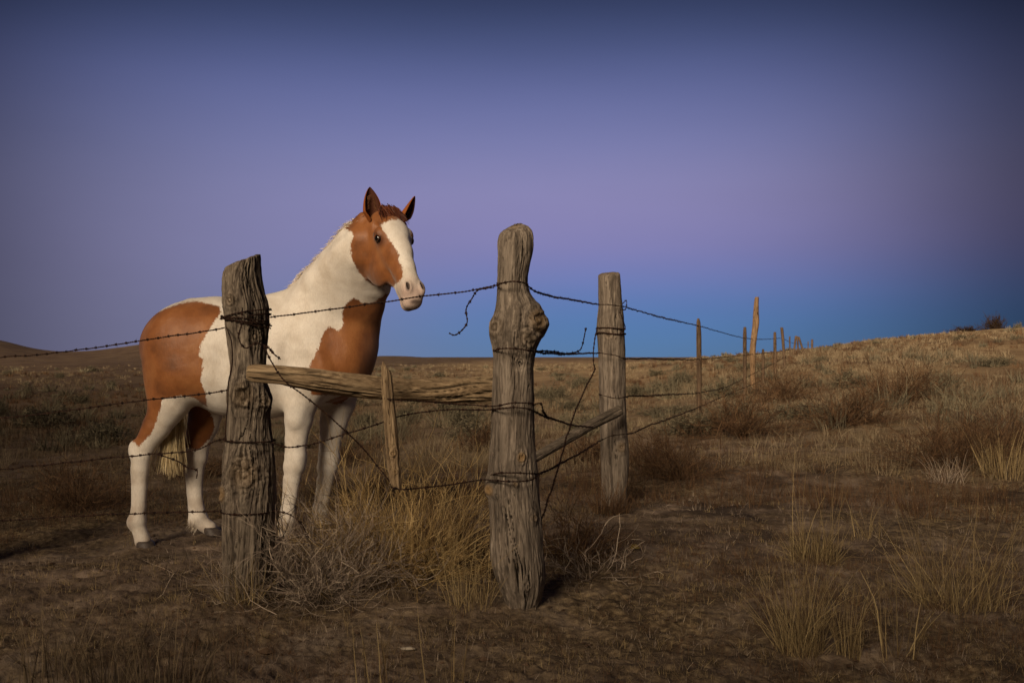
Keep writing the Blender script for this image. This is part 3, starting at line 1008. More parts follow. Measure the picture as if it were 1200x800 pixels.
    def mane(name, t0, t1, cnt, mat, ln, seed):
        t = rg.uniform(t0, t1, cnt)
        r = along(t) + rg.normal(0, .009, (cnt, 3))
        ax_ = unit(cp[-1] - cp[0])
        d = np.tile(UPV * .75 - FW * .65, (cnt, 1)) * 1.0
        sidef = rg.uniform(-1, 1, cnt)
        d = d + np.outer(-np.abs(sidef) * .9 + .1, RT * 1.0)
        d = d / np.linalg.norm(d, axis=1)[:, None]
        hair(name, mat, r, d, rg.uniform(.5, 1.1, cnt) * ln, .0055, root, curl=.05, segs=6, grav=1.6, seed=seed, spread=.10, origin=HC)
    mane('mane', 0.0, .78, 5200, M_WHITEHAIR, .062, 1)
    mane('bridle_path_hair', .78, .98, 1300, M_REDHAIR, .045, 2)
    # forelock
    cnt = 1300
    c0 = Q(.0, .0)
    r = c0 + np.outer(rg.uniform(-.055, .05, cnt), l) + np.outer(rg.uniform(-.02, .035, cnt), a) + rg.normal(0, .007, (cnt, 3)) + n * .006
    d = np.tile(n * .06 + a * .85 + l * .30, (cnt, 1)) + np.outer(rg.normal(0, .22, cnt), l)
    hair('forelock', M_REDHAIR, r, d, rg.uniform(.05, .11, cnt), .0055, root, curl=.035, segs=6, grav=.3, seed=9, spread=.07, origin=c0)
    # feather at the fetlocks
    for (fx, fy, fs) in ((158, 612, .15), (226, 610, -.15), (332, 611, .15), (371, 600, -.15)):
        cnt = 260
        r = H(fx, fy, fs) + FW * .012 + rg.normal(0, 1, (cnt, 3)) * np.array([.012, .02, .022])
        d = np.tile(-FW * .45 - UPV * .9, (cnt, 1))
        hair('fetlock_hair', M_WHITEHAIR, r, d, rg.uniform(.02, .045, cnt), .0035, root, curl=.05, segs=4, grav=.3, seed=31, spread=.25, origin=H(fx, fy, fs))['kind'] = 'stuff'
    # tail
    cnt = 2600
    tp = H(176, 392, 0) 
    base = H(188, 400, -.02)
    r = np.tile(H(203, 462, .03), (cnt, 1)) + rg.normal(0, 1, (cnt, 3)) * np.array([.017, .02, .02])
    d = np.tile(np.array([-.02, .0, -1.0]), (cnt, 1))
    hair('tail', M_TAIL, r, d, rg.uniform(.30, .47, cnt), .006, root, curl=.03, segs=8, grav=.3, seed=13, spread=.05, origin=tp)
    v, f = tube(np.array([H(176, 388, 0), H(171, 400, -.0), H(176, 425, -.02), H(190, 455, -.05), H(196, 480, -.06)]), [.035, .036, .034, .03, .02], 14)
    mesh_obj('dock', v, f, M_BROWNHIDE, root, True, None, tp)


def uv_sphere(c, r, nu=16, nv=10):
    th = np.linspace(0, 2 * PI, nu, endpoint=False)
    ph = np.linspace(0, PI, nv + 1)[1:-1]
    v = [np.array(c) + [0, 0, r]]
    for p in ph:
        for t in th: v.append(np.array(c) + r * np.array([math.sin(p) * math.cos(t), math.sin(p) * math.sin(t), math.cos(p)]))
    v.append(np.array(c) - [0, 0, r])
    idx = (1 + np.arange(len(ph) * nu)).reshape(len(ph), nu)
    nx = np.roll(idx, -1, 1)
    q = np.stack([idx[:-1], idx[1:], nx[1:], nx[:-1]], -1).reshape(-1, 4)
    t1 = np.stack([np.zeros(nu, int), idx[0], nx[0]], -1)
    t2 = np.stack([np.full(nu, len(v) - 1), nx[-1], idx[-1]], -1)
    return np.array(v), [q, np.concatenate([t1, t2])]


def tube(pts, radii, ns=6, ref=None):
    pts = np.asarray(pts, float)
    n = len(pts)
    tan = np.gradient(pts, axis=0)
    tan /= np.linalg.norm(tan, axis=1)[:, None] + 1e-12
    ref = np.array([0.3, 0.2, 0.93]) if ref is None else np.array(ref)
    if abs(np.dot(tan[0], unit(ref))) > .95: ref = np.array([1.0, .1, 0])
    N = np.zeros_like(pts)
    cur = ref - np.dot(ref, tan[0]) * tan[0]
    cur /= np.linalg.norm(cur)
    for i in range(n):
        cur = cur - np.dot(cur, tan[i]) * tan[i]
        cur /= np.linalg.norm(cur) + 1e-12
        N[i] = cur
    B = np.cross(tan, N)
    th = np.linspace(0, 2 * PI, ns, endpoint=False)
    r = np.broadcast_to(np.asarray(radii, float), (n,))
    ring = pts[:, None] + r[:, None, None] * (np.cos(th)[None, :, None] * N[:, None] + np.sin(th)[None, :, None] * B[:, None])
    v = np.concatenate([ring.reshape(-1, 3), pts[:1], pts[-1:]])
    idx = np.arange(n * ns).reshape(n, ns)
    nx = np.roll(idx, -1, 1)
    q = np.stack([idx[:-1], nx[:-1], nx[1:], idx[1:]], -1).reshape(-1, 4)
    t = np.concatenate([np.stack([nx[0], idx[0], np.full(ns, n * ns)], -1), np.stack([idx[-1], nx[-1], np.full(ns, n * ns + 1)], -1)])
    return v, [q, t]


def join(parts):
    vs, fs, o = [], {}, 0
    for v, f in parts:
        for g in (f if isinstance(f, list) else [f]):
            g = np.asarray(g)
            if len(g): fs.setdefault(g.shape[1], []).append(g + o)
        vs.append(v); o += len(v)
    return np.concatenate(vs), [np.concatenate(g) for g in fs.values()]


M_BROWNHIDE = mat_plain('brown_hide', (0.20, 0.062, 0.018), 0.6, 0.3, .2)
M_DARKHIDE = mat_plain('dark_hide', (0.05, 0.02, 0.012), 0.6, 0.3, .2)
M_HOOF = mat_plain('hoof_horn', (0.07, 0.055, 0.047), 0.55, 0.3, .4, 60)
M_WHITEHAIR = mat_tint('white_mane', [(0, (.50, .42, .32)), (.5, (.68, .60, .49)), (1, (.80, .72, .60))])
M_REDHAIR = mat_tint('red_forelock', [(0, (.022, .008, .006)), (.5, (.07, .020, .011)), (1, (.14, .042, .019))], rough=.5)
M_TAIL = mat_tint('pale_tail', [(0, (.45, .34, .17)), (.5, (.68, .55, .31)), (1, (.82, .70, .45))])
M_EARHAIR = mat_tint('ear_hair', [(0, (.20, .08, .03)), (1, (.36, .19, .10))])
M_EAR = mat_tint('ear_hide', [(0, (.27, .082, .020)), (.45, (.22, .065, .018)), (1, (.075, .026, .014))])
build_horse()


# ------------------------------------------------------------------ posts
def post(name, prof, depth, label, seed, mat, knots=(), cracks=9, nz=260, nt=150, rough=1.0, group=None, parent=None, tilt=0.0, topcut=(0, 0), cat='fence post', depth_b=None, sink=0.12, bold=1.0):
    """prof: (y, left px, right px) top to bottom"""
    pr = np.array(prof, float)
    rg = np.random.default_rng(seed)
    ys = pr[:, 0]
    base = P((pr[-1, 1] + pr[-1, 2]) / 2, ys[-1], depth)
    yb = ys[-1]
    t = np.linspace(0, 1, nz)
    yv = ys[0] + (yb - ys[0]) * t
    Lx = np.interp(yv, ys, pr[:, 1]); Rx = np.interp(yv, ys, pr[:, 2])
    ker = np.hanning(9); ker /= ker.sum()
    def sm(a):
        return np.convolve(np.pad(a, 4, mode='edge'), ker, 'valid')
    Lx[4:] = sm(Lx)[4:]; Rx[4:] = sm(Rx)[4:]
    Lp = np.array([P(a, b, depth) for a, b in zip(Lx, yv)])
    Rp = np.array([P(a, b, depth) for a, b in zip(Rx, yv)])
    mid = (Lp + Rp) / 2
    # straight-ish axis
    w = max(5, nz // 5) | 1
    k2 = np.hanning(w); k2 /= k2.sum()
    axx = np.convolve(np.pad(mid[:, 0], w // 2, mode='reflect', reflect_type='odd'), k2, 'valid')
    rL = axx - Lp[:, 0]; rR = Rp[:, 0] - axx
    rm = np.convolve(np.pad((rL + rR) / 2, w // 2, mode='edge'), k2, 'valid')
    rm = np.minimum(rm, (rL + rR) / 2 * 1.25)
    th = np.linspace(0, 2 * PI, nt, endpoint=False)
    c, s = np.cos(th), np.sin(th)
    Z = mid[:, 2][:, None] + 0 * th[None]
    wgt = np.sign(c) * np.abs(c)
    bx = np.where(c > 0, rR[:, None] * c, rL[:, None] * c)
    bx = np.where(np.abs(c) < .0, 0, bx)
    X = axx[:, None] + bx
    Yd = -rm[:, None] * s            # s=1 faces camera
    zz = Z
    # relief
    r0 = float(np.median(rm))
    gx, gy = c[None] * 1.0 + 0 * Z, s[None] * 1.0 + 0 * Z
    tw = 0.35 * fbm(zz * 1.3 + seed, zz * 0, oct=2, seed=seed)
    th2 = th[None] + tw
    cx, cy = np.cos(th2), np.sin(th2)
    kz = zz * 1.0
    kring = np.zeros_like(zz); kd = np.zeros_like(zz); kmask = np.zeros_like(zz)
    warp = np.zeros_like(zz)
    Px = axx[:, None] + bx
    for (kx, ky, kr, kh, col) in knots:
        K = P(kx, ky, depth)
        rr = kr / F * depth
        dd = np.sqrt((Px - K[0]) ** 2 + ((zz - K[2]) * .85) ** 2) + (s[None] < 0) * 9
        kd += kh * (np.exp(-(dd / rr) ** 2) + .34 * np.cos(dd / rr * 11.0) * np.exp(-(dd / rr) ** 2 * .8))
        kd += abs(kh) * 1.1 * fbm(Px * 32, zz * 32 + 5, oct=3, seed=seed + 2, gain=.6) * np.exp(-(dd / (rr * 1.5)) ** 2)
        kring = kring + np.cos(dd / rr * 14.0 + 2 * fbm(Px * 60, zz * 60, oct=2, seed=seed)) * np.exp(-(dd / (rr * .9)) ** 2) * .55
        kd -= abs(kh) * 1.1 * np.exp(-(dd / (rr * .22)) ** 2)
        kmask = np.maximum(kmask, col * np.exp(-(dd / (rr * .75)) ** 4))
        warp += 0.5 * np.exp(-(dd / (rr * 1.3)) ** 2) * np.sign(Px - K[0])
    th3 = th2 + warp * .35
    cx, cy = np.cos(th3), np.sin(th3)
    wz = 1.5 * fbm(cx * 1.5, cy * 1.5, kz * 3, oct=2, seed=seed + 40)
    g1 = fbm(cx * 7 + wz, cy * 7, kz * 4.5, oct=4, seed=seed, gain=.62)
    g2 = fbm(cx * 24, cy * 24, kz * 11, oct=3, seed=seed + 9, gain=.65)
    ridg = 1 - np.abs(fbm(cx * 4.5 + 7 + wz * .6, cy * 4.5, kz * 2.4, oct=4, seed=seed + 3)) * 2
    crack = np.clip((ridg - .925) / .06, 0, 1) * np.clip(fbm(cx * 2, cy * 2, kz * 3.1, oct=2, seed=seed + 60) * 2.2 + .35, 0, 1)
    big = fbm(cx * 1.3, cy * 1.3, kz * 3.2, oct=3, seed=seed + 21)
    big2 = fbm(cx * 2.6, cy * 2.6, kz * 9, oct=3, seed=seed + 33, gain=.6)
    disp = rough * r0 * (.060 * g1 * bold + .05 * g2 + .13 * big + .06 * big2 * bold - .22 * crack * bold ** .5) + kd
    edge = (1 - np.abs(c))[None] * .6 + .4       # keep the traced outline
    disp = disp * edge
    X = X + disp * c[None]
    Yd = Yd - disp * s[None]
    Y = depth + Yd
    # splintered, slanted top
    topw = np.exp(-(t[:, None] * (mid[0, 2] - mid[-1, 2]) / (r0 * 1.3)) ** 2)
    zz = zz + topw * ((topcut[0] * c[None] + topcut[1] * s[None]) * r0 + .10 * r0 * g1)
    # caps
    vs = np.stack([X, Y, zz], -1)
    # shrink first rings to round the top edge
    vs[0] = vs[0] * 0.86 + vs[0].mean(0) * 0.14
    cap = []
    for fz in (.6, .3):
        ring = vs[0] * fz + vs[0].mean(0) * (1 - fz)
        ring[:, 2] = vs[0][:, 2] * fz + vs[0][:, 2].mean() * (1 - fz) + .04 * r0 * fbm(ring[:, 0] * 90, ring[:, 1] * 90, oct=2, seed=seed)
        cap.append(ring)
    sinkr = vs[-1].copy(); sinkr[:, 2] -= sink
    allr = np.concatenate([[cap[1]], [cap[0]], vs, [sinkr]])
    gr = .55 + .25 * g1 + .35 * g2 - .9 * crack - .5 * np.clip(-kring, 0, 1) * 2.2 + .45 * np.clip(kring, 0, 1)
    ga = np.concatenate([[gr[0] * .8], [gr[0] * .9], gr, [gr[-1]]])
    ka = np.concatenate([[kmask[0] + .25], [kmask[0] + .2], kmask, [kmask[-1]]])
    n = allr.shape[0]
    v = np.concatenate([allr.reshape(-1, 3), [cap[1].mean(0)]])
    idx = np.arange(n * nt).reshape(n, nt)
    nx = np.roll(idx, -1, 1)
    q = np.stack([idx[:-1], nx[:-1], nx[1:], idx[1:]], -1).reshape(-1, 4)
    # orientation: theta with s=1 toward camera
    tr = np.stack([nx[0], idx[0], np.full(nt, n * nt)], -1)
    at = {'grain': np.append(ga.ravel(), .5), 'knot': np.append(np.clip(ka.ravel(), 0, 1), .3)}
    o = mesh_obj(name, v, [q[:, ::-1], tr[:, ::-1]], mat, parent, True, at, base)
    if parent is None: tag(o, label, cat, group)
    return o


LEFT = [(303, 276, 303), (308, 264, 304), (316, 262, 304), (330, 261, 305), (344, 261, 308), (360, 262, 314), (381, 265, 314), (400, 268, 312), (430, 272, 311), (446, 271, 312), (457, 268, 316), (467, 268, 319), (489, 268.5, 316),
        (505, 267, 317), (516, 265, 319), (543, 262, 321), (559, 261, 322), (575, 259, 322), (596, 261, 322), (613, 262, 321.5), (640, 262, 321), (666, 262.5, 319), (688, 263, 315), (706, 264, 311)]
CENTER = [(266, 595, 612), (269, 589, 619), (273, 585, 623), (280, 583.5, 625), (290, 583, 625.5), (300, 583, 623.5), (310, 583, 621), (322, 583, 618.5), (333, 582.5, 618), (344, 582, 621), (352, 581.5, 627), (360, 580.5, 633), (370, 578, 638), (378, 574, 641.5),
          (384, 573, 642), (391, 573.5, 639), (398, 575, 634), (406, 577, 629), (416, 578, 627), (430, 578.5, 625), (450, 578, 625.5), (480, 577, 626), (520, 575, 627), (545, 573, 629.5), (557, 571, 631), (566, 568, 631.5), (575, 568, 632), (584, 572, 632.5), (600, 574, 633.5),
          (640, 574, 636), (660, 576, 638.5), (675, 580, 639), (690, 586, 637), (702, 591, 634), (716, 597, 626)]
THIRD = [(320, 704, 726), (323, 701, 727), (340, 701, 728), (359, 701.5, 729.5), (372, 700, 731), (384, 699.5, 731.5), (398, 700.5, 732), (412, 701, 732.5), (440, 702, 733), (469, 702.5, 733.5), (501, 703.5, 734.5), (520, 704, 736), (532, 704, 737), (548, 704.5, 736.5), (573, 705, 735), (592, 704, 735)]

POST_L = post('fence_post', LEFT, 4.27, 'thick gnarled grey post with slanted top and cracked foot, in front of the horse', 5, M_POSTL, nz=460, nt=260,
              knots=[(292, 462, 17, .018, .15), (294, 551, 20, .020, .2), (263, 577, 10, .014, .6), (276, 352, 9, .010, .1), (303, 395, 9, .010, .1), (312, 470, 8, .012, .1)], topcut=(.20, -.1), bold=3.4, group='weathered posts of the wire fence')
POST_C = post('fence_post', CENTER, 4.17, 'tallest knobbly grey corner post with a bulging burl below the top wire', 12, M_POST, nz=460, nt=260,
              knots=[(631, 376, 15, .022, .45), (618, 398, 13, .012, .1), (580, 384, 14, .006, .1), (609, 425, 6, -.010, .0), (611, 533, 6.5, .012, .8), (573, 572, 7, .008, .9), (604, 563, 4, .006, .3), (626, 603, 6, .006, .2), (572, 531, 4, .006, .7)], topcut=(.1, -.2), bold=1.7, group='weathered posts of the wire fence')
POST_3 = post('fence_post', THIRD, 7.15, 'squared grey post with a flat sawn top, just right of the burled corner post', 23, M_POST,
              knots=[(726, 522, 7, .012, .3), (712, 392, 8, .008, .1)], nz=180, nt=110, topcut=(.05, -.15), bold=1.2, group='weathered posts of the wire fence')

far_posts = [
    # profile, depth, label
    ([(373, 816.8, 819.5), (378, 816.2, 821), (395, 816, 822), (430, 816.2, 822.3), (470, 816.6, 822), (497, 816.8, 822.2)], 14.0, 'thin grey stake next along the fence after the flat-topped post'),
    ([(383, 871.3, 874.5), (390, 870.6, 875), (430, 870.5, 875), (478, 870.6, 874.6)], 18.6, 'thin dark stake standing just left of the tall leaning pole'),
    ([(348, 884.5, 889.5), (356, 883.5, 889), (374, 882, 889.5), (378, 882.2, 890), (395, 880, 887), (410, 878.5, 885.5), (440, 879, 885), (476, 880, 885)], 20.5, 'tall pale crooked pole leaning above all the far posts'),
    ([(409, 892.8, 895.5), (420, 892.5, 896), (444, 892.5, 896)], 24.0, 'short dark stub of a post right of the tall leaning pole'),
    ([(389, 906.5, 909.5), (400, 906.2, 910), (434, 906.6, 910)], 29.0, 'thin post right of the dark stub, left of a thicker leaning one'),
    ([(383.5, 914.3, 917.8), (395, 915.5, 919), (426, 918, 921)], 33.0, 'sturdier dark post leaning left, halfway up the slope'),
    ([(394, 924.6, 926.2), (417, 924.8, 926.5)], 44.0, 'very thin stick post between the leaning post and the braced posts'),
    ([(393.5, 931.5, 934), (405, 930, 932.5), (421, 927.8, 930.3)], 52.0, 'left pole of the braced group near the ridge, leaning right'),
    ([(394, 933.5, 935.5), (419, 934.5, 936.8)], 53.0, 'upright pole in the middle of the braced group near the ridge'),
    ([(394.5, 934.8, 937.2), (405, 938, 940.5), (419, 942.5, 945)], 52.5, 'right pole of the braced group near the ridge, leaning left'),
    ([(397.5, 950.5, 953), (412, 950.3, 953)], 63.0, 'last dark post visible where the fence meets the ridge'),
    ([(400, 946.4, 947.6), (412, 946.4, 947.8)], 61.0, 'thin pale stick just left of the last post on the ridge'),
]
FARP = []
for i, (pf, dp, lb) in enumerate(far_posts):
    pf = list(pf)
    # carry the foot down to the ground
    y = pf[-1][0]
    while True:
        q = P((pf[-1][1] + pf[-1][2]) / 2, y, dp)
        if q[2] < gz(q[0], q[1]) - .02 or y > pf[-1][0] + 40: break
        y += 1
    pf.append((y, pf[-1][1], pf[-1][2]))
    post('fence_post', pf, dp, lb, 40 + i, M_POLE if i == 2 else M_FARPOST, nz=60, nt=24, rough=.8, group='far posts climbing the slope', sink=.2)
post('fence_post', [(330, -118, -72), (480, -120, -72), (700, -121, -70)], 5.3, 'weathered post at the far left end of the wires', 77, M_POST, nz=120, nt=60, group='weathered posts of the wire fence')


# ------------------------------------------------------------------ rail, stake, brace
def log_between(name, stations, ns, label, cat, mat, seed, splits=True, bold=1.0):
    """stations: (px, py, half height px, depth)"""
    st = np.array(stations, float)
    t = np.linspace(0, 1, ns)
    k = np.linspace(0, 1, len(st))
    c = np.array([np.interp(t, k, st[:, j]) for j in range(4)]).T
    ctr = np.array([P(a, b, d) for a, b, h, d in c])
    rad = c[:, 2] / F * c[:, 3]
    nt = 84
    th = np.linspace(0, 2 * PI, nt, endpoint=False)
    tan = np.gradient(ctr, axis=0); tan /= np.linalg.norm(tan, axis=1)[:, None]
    back = np.array([0, 1.0, 0])
    N = np.cross(tan, back); N /= np.linalg.norm(N, axis=1)[:, None]
    N *= np.sign(N[:, 2:3] + 1e-9) if abs(N[0, 2]) > .3 else 1
    B = np.cross(tan, N); B *= -np.sign(B[:, 1:2])       # towards camera
    al = np.concatenate([[0], np.cumsum(np.linalg.norm(np.diff(ctr, axis=0), axis=1))])[:, None]
    cx, cy = np.cos(th)[None] + 0 * al, np.sin(th)[None] + 0 * al
    A = al + 0 * cx
    tw = .5 * fbm(A * 2.0, A * 0, oct=2, seed=seed)
    cc, ss = np.cos(th[None] + tw), np.sin(th[None] + tw)
    g1 = fbm(cc * 5, ss * 5, A * 2.4, oct=4, seed=seed, gain=.6)
    g2 = fbm(cc * 18, ss * 18, A * 5, oct=3, seed=seed + 4, gain=.6)
    rid = 1 - np.abs(fbm(cc * 2.6 + 3, ss * 2.6, A * 1.5, oct=3, seed=seed + 6)) * 2
    cr = np.clip((rid - .82) / .18, 0, 1) ** 1.3
    big = fbm(cc * 1.2, ss * 1.2, A * 4, oct=2, seed=seed + 8)
    r = rad[:, None] * (1 + bold * (.13 * g1 + .06 * g2 + .12 * big - .24 * cr * splits))
    # blunt broken ends
    e = np.minimum(al / (rad[:, None] * .8 + 1e-6), (al[-1] - al) / (rad[:, None] * .8 + 1e-6))
    r = r * (.72 + .28 * np.clip(e, 0, 1) ** .5)
    v = ctr[:, None] + N[:, None] * (r * cx)[..., None] + B[:, None] * (r * cy)[..., None]
    ctr0 = v[0].mean(0); ctr1 = v[-1].mean(0)
    vv = np.concatenate([v.reshape(-1, 3), [ctr0, ctr1]])
    idx = np.arange(ns * nt).reshape(ns, nt); nx = np.roll(idx, -1, 1)
    q = np.stack([idx[:-1], idx[1:], nx[1:], nx[:-1]], -1).reshape(-1, 4)
    tr = np.concatenate([np.stack([idx[0], nx[0], np.full(nt, ns * nt)], -1), np.stack([nx[-1], idx[-1], np.full(nt, ns * nt + 1)], -1)])
    gr = np.append((.5 + .30 * g1 + .2 * g2 - .8 * cr).ravel(), [.4, .4])
    o = mesh_obj(name, vv, [q, tr], mat, None, True, {'grain': gr, 'knot': np.zeros(len(vv))}, ctr[0])
    return tag(o, label, cat)


def mat_rail_fix(base, axis):
    """grain runs along the length of the lying log"""
    m = base.copy(); m.name = base.name + '_lying'
    for nd in m.node_tree.nodes:
        if nd.type == 'MAPPING':
            s = nd.inputs['Scale'].default_value
            z = s[2]
            nd.inputs['Scale'].default_value = (z, 1, 1) if axis == 'x' else (1, 1, z)
    return m


M_RAILX = mat_rail_fix(M_RAIL, 'x')
log_between('fence_rail', [(290, 436, 10.5, 4.08), (330, 439.5, 11.5, 4.09), (372, 446, 13.5, 4.11), (410, 451, 13.5, 4.15), (447, 455.5, 12.5, 4.19), (480, 457, 12.0, 4.24), (530, 458, 15, 4.30), (572, 456.5, 17, 4.36), (604, 456, 17, 4.40)],
            330, 'pale weathered log rail lying between the two front posts', 'fence rail', M_RAILX, 31, bold=1.15)
post('fence_stake', [(426, 449, 452), (431, 447, 457), (438, 446.6, 459), (460, 447.5, 461), (480, 448.6, 463), (500, 450.5, 466), (520, 451.5, 467), (541, 453, 468.5), (556, 455.5, 470), (566, 458, 471), (573, 462, 470)], 4.02,
     'short splintered stake hanging on the wires in front of the rail', 51, M_RAIL, knots=[(461, 530, 5, .008, .3), (464, 552, 4, .006, .3)], nz=150, nt=60, bold=3.2, rough=1.5, topcut=(-.5, .2), cat='fence stake', sink=0.0)
log_between('fence_brace', [(618, 541, 5.5, 6.25), (650, 523, 5.5, 6.45), (690, 499, 6, 6.72), (727, 480, 6.5, 6.92)], 120,
            'slanting grey brace pole leaning between corner post and flat-topped post', 'brace', mat_rail_fix(M_BRACE, 'x'), 61, bold=.8)


# ------------------------------------------------------------------ barbed wire
def spline(pts, step):
    pts = np.array(pts, float)
    e = np.concatenate([[2 * pts[0] - pts[1]], pts, [2 * pts[-1] - pts[-2]]])
    out = []
    for i in range(1, len(e) - 2):
        p0, p1, p2, p3 = e[i - 1], e[i], e[i + 1], e[i + 2]
        ln = np.linalg.norm(p2 - p1)
        st = step(p1, p2) if callable(step) else step
        n = max(2, int(ln / st))
        t = np.linspace(0, 1, n, endpoint=False)[:, None]
        # centripetal-ish: damped tangents
        m1 = (p2 - p0) / (np.linalg.norm(p2 - p1) + np.linalg.norm(p1 - p0) + 1e-9) * ln
        m2 = (p3 - p1) / (np.linalg.norm(p3 - p2) + np.linalg.norm(p2 - p1) + 1e-9) * ln
        out.append((2 * t ** 3 - 3 * t ** 2 + 1) * p1 + (t ** 3 - 2 * t ** 2 + t) * m1 + (-2 * t ** 3 + 3 * t ** 2) * p2 + (t ** 3 - t ** 2) * m2)
    out.append(e[-2][None])
    return np.concatenate(out)


def frames(p):
    tan = np.gradient(p, axis=0)
    tan /= np.linalg.norm(tan, axis=1)[:, None] + 1e-12
    ref = np.array([.1, .25, 1.0])
    N = ref - (tan @ ref)[:, None] * tan
    bad = np.linalg.norm(N, axis=1) < .25
    N[bad] = (np.array([1, .2, 0]) - (tan[bad] @ np.array([1, .2, 0]))[:, None] * tan[bad])
    N /= np.linalg.norm(N, axis=1)[:, None] + 1e-12
    return tan, N, np.cross(tan, N)


def barbed(px_pts, label, barb=.075, r=.0019, twist=.03, group='barbed wires of the fence', seed=0, barbs=True, name='barbed_wire', kink=.0025, single=False, cat='barbed wire'):
    """px_pts: (px, py, depth)"""
    rg = np.random.default_rng(seed)
    w = [P(*p) for p in px_pts]
    d0 = w[0][1]
    p = spline(w, lambda a, b: max(.006, .0017 * (a[1] + b[1]) / 2))
    s = np.concatenate([[0], np.cumsum(np.linalg.norm(np.diff(p, axis=0), axis=1))])
    p = p + kink * np.stack([fbm(s * 9, s * 0 + k, oct=2, seed=seed + k) for k in (1, 2, 3)], -1) * np.clip(p[:, 1:2] / 4, 1, 3)
    tan, N, B = frames(p)
    wide = np.clip(p[:, 1] / 6.0, 1, 2.2)      # heavy rust crust on the old distant runs
    parts = []
    if single:
        parts.append(tube(p, r * 1.5, 6))
    else:
        for k in (0, 1):
            a = 2 * PI * s / twist + k * PI
            a = np.where(p[:, 1] > 9, k * PI, a)
            o = (np.cos(a)[:, None] * N + np.sin(a)[:, None] * B) * (r * 1.05)
            parts.append(tube(p + o, r * wide, 5 if p[0, 1] < 9 else 4))
    org = w[0]
    v, f = join(parts)
    o = mesh_obj(name, v, f, M_WIRE, None, True, None, org)
    tag(o, label, cat, group)
    if barbs:
        bp = []
        pos = rg.uniform(.01, .05)
        while pos < s[-1] - .01:
            i = int(np.searchsorted(s, pos))
            c, t, n, b = p[i], tan[i], N[i], B[i]
            far = c[1] > 12
            sc = min(1 + .0 * c[1], 1.4) * (1.0 if c[1] < 9 else 1.5)
            ph = rg.uniform(0, 2 * PI)
            # two coils
            if not far:
                th = np.linspace(0, 4 * PI, 13)
                coil = c + np.outer(np.linspace(-.0035, .0035, 13), t) + .0048 * (np.outer(np.cos(th), n) + np.outer(np.sin(th), b))
                bp.append(tube(coil, .0013, 4))
            for k in range(4 if not far else 2):
                an = ph + k * PI / 2 * (1 if not far else 2) + rg.uniform(-.4, .4)
                dr = math.cos(an) * n + math.sin(an) * b
                tip = c + dr * rg.uniform(.007, .0115) * sc + t * rg.uniform(-.006, .006)
                bp.append(tube(np.array([c + t * rg.uniform(-.003, .003), (c + tip) / 2, tip]), [.0015 * sc, .0012 * sc, .0005], 4))
            pos += barb * rg.uniform(.8, 1.2) * (1 if c[1] < 12 else 1.6)
        if bp:
            v, f = join(bp)
            q = mesh_obj('barb', v, f, M_WIRE, o, True, None, org)
            q['kind'] = 'stuff'
    return o


def ringpx(cx, y, rx, depth, dy=0, n=15, start=0.0, turns=1.0, drop=0):
    """loop round a post: centre px, half width px"""
    out = []
    rw = rx / F * depth
    for i in range(int(n * turns) + 1):
        a = start + i / n * 2 * PI
        d = depth - math.sin(a) * rw * 1.02
        x = (cx - 600) / F * depth + math.cos(a) * rw
        px = 600 + x / d * F
        out.append((px, 418 + (y + dy * math.cos(a) + drop * i / n - 418) * depth / d, d))
    return out


rd = 4.17
fr = 4.05
# right-hand runs from the corner post up the slope
W = {}
barbed([(582.5, 335, 4.13), (586, 333, 4.06), (600, 330, 4.035), (613, 331, 4.06), (620, 336, 4.14), (626, 341, 4.25), (646, 347, 4.75), (674, 352, 5.7), (702, 356.5, 6.98), (715, 357, 6.98), (729.5, 359, 7.1), (745, 363.5, 7.8), (780, 373, 10.2), (818, 381.5, 13.9), (844, 389, 16.2), (872, 396, 18.5), (896, 397.5, 25), (916, 396.5, 33), (930, 402, 50), (951, 404, 62)],
       'top barbed wire running from the corner post to the ridge', seed=1)
barbed([(577.5, 411, 4.15), (586, 408.5, 4.05), (602, 408, 4.03), (618, 410, 4.05), (628, 412.5, 4.17), (643, 414, 4.55), (668, 415, 5.4), (702, 413.5, 6.98), (718, 416, 6.96), (734, 420, 7.15), (760, 420, 8.6), (780, 421, 10.2), (819, 421, 13.9), (852, 418, 16.8), (873, 416, 18.5), (910, 412, 31), (930, 409, 51)],
       'second barbed wire from the top, running from corner post up the slope', seed=2)
barbed([(576.5, 480, 4.15), (586, 479, 4.05), (602, 477.5, 4.03), (618, 479, 4.05), (627, 482, 4.17), (634, 486.5, 4.35), (652, 492, 4.9), (671, 498, 5.6), (699, 500.5, 6.95)],
       'barbed wire dropping from the corner post at rail height to the flat-topped post', seed=3)
barbed([(702, 461.5, 7.1), (705, 463, 6.97), (721, 467, 6.95), (734.5, 464.5, 7.12), (760, 463.5, 8.6), (780, 462.5, 10.2), (819, 460, 13.9), (852, 453, 16.8), (884, 437, 20.3), (910, 424, 30), (920, 418, 33)],
       'third barbed wire starting at the flat-topped post', seed=4)
barbed([(573, 557, 4.15), (585, 554, 4.05), (602, 553.5, 4.02), (620, 555, 4.05), (632, 555, 4.17), (636, 553, 4.25), (659, 542, 4.9), (684, 528, 5.8), (704, 516, 6.95), (716, 510.5, 6.95), (737, 508.5, 7.1), (759, 499, 8.4), (780, 492, 9.9), (820, 476.5, 13.9), (860, 459, 17.3), (892, 446, 21)],
       'lowest barbed wire climbing from the corner post to the far stakes', seed=5)
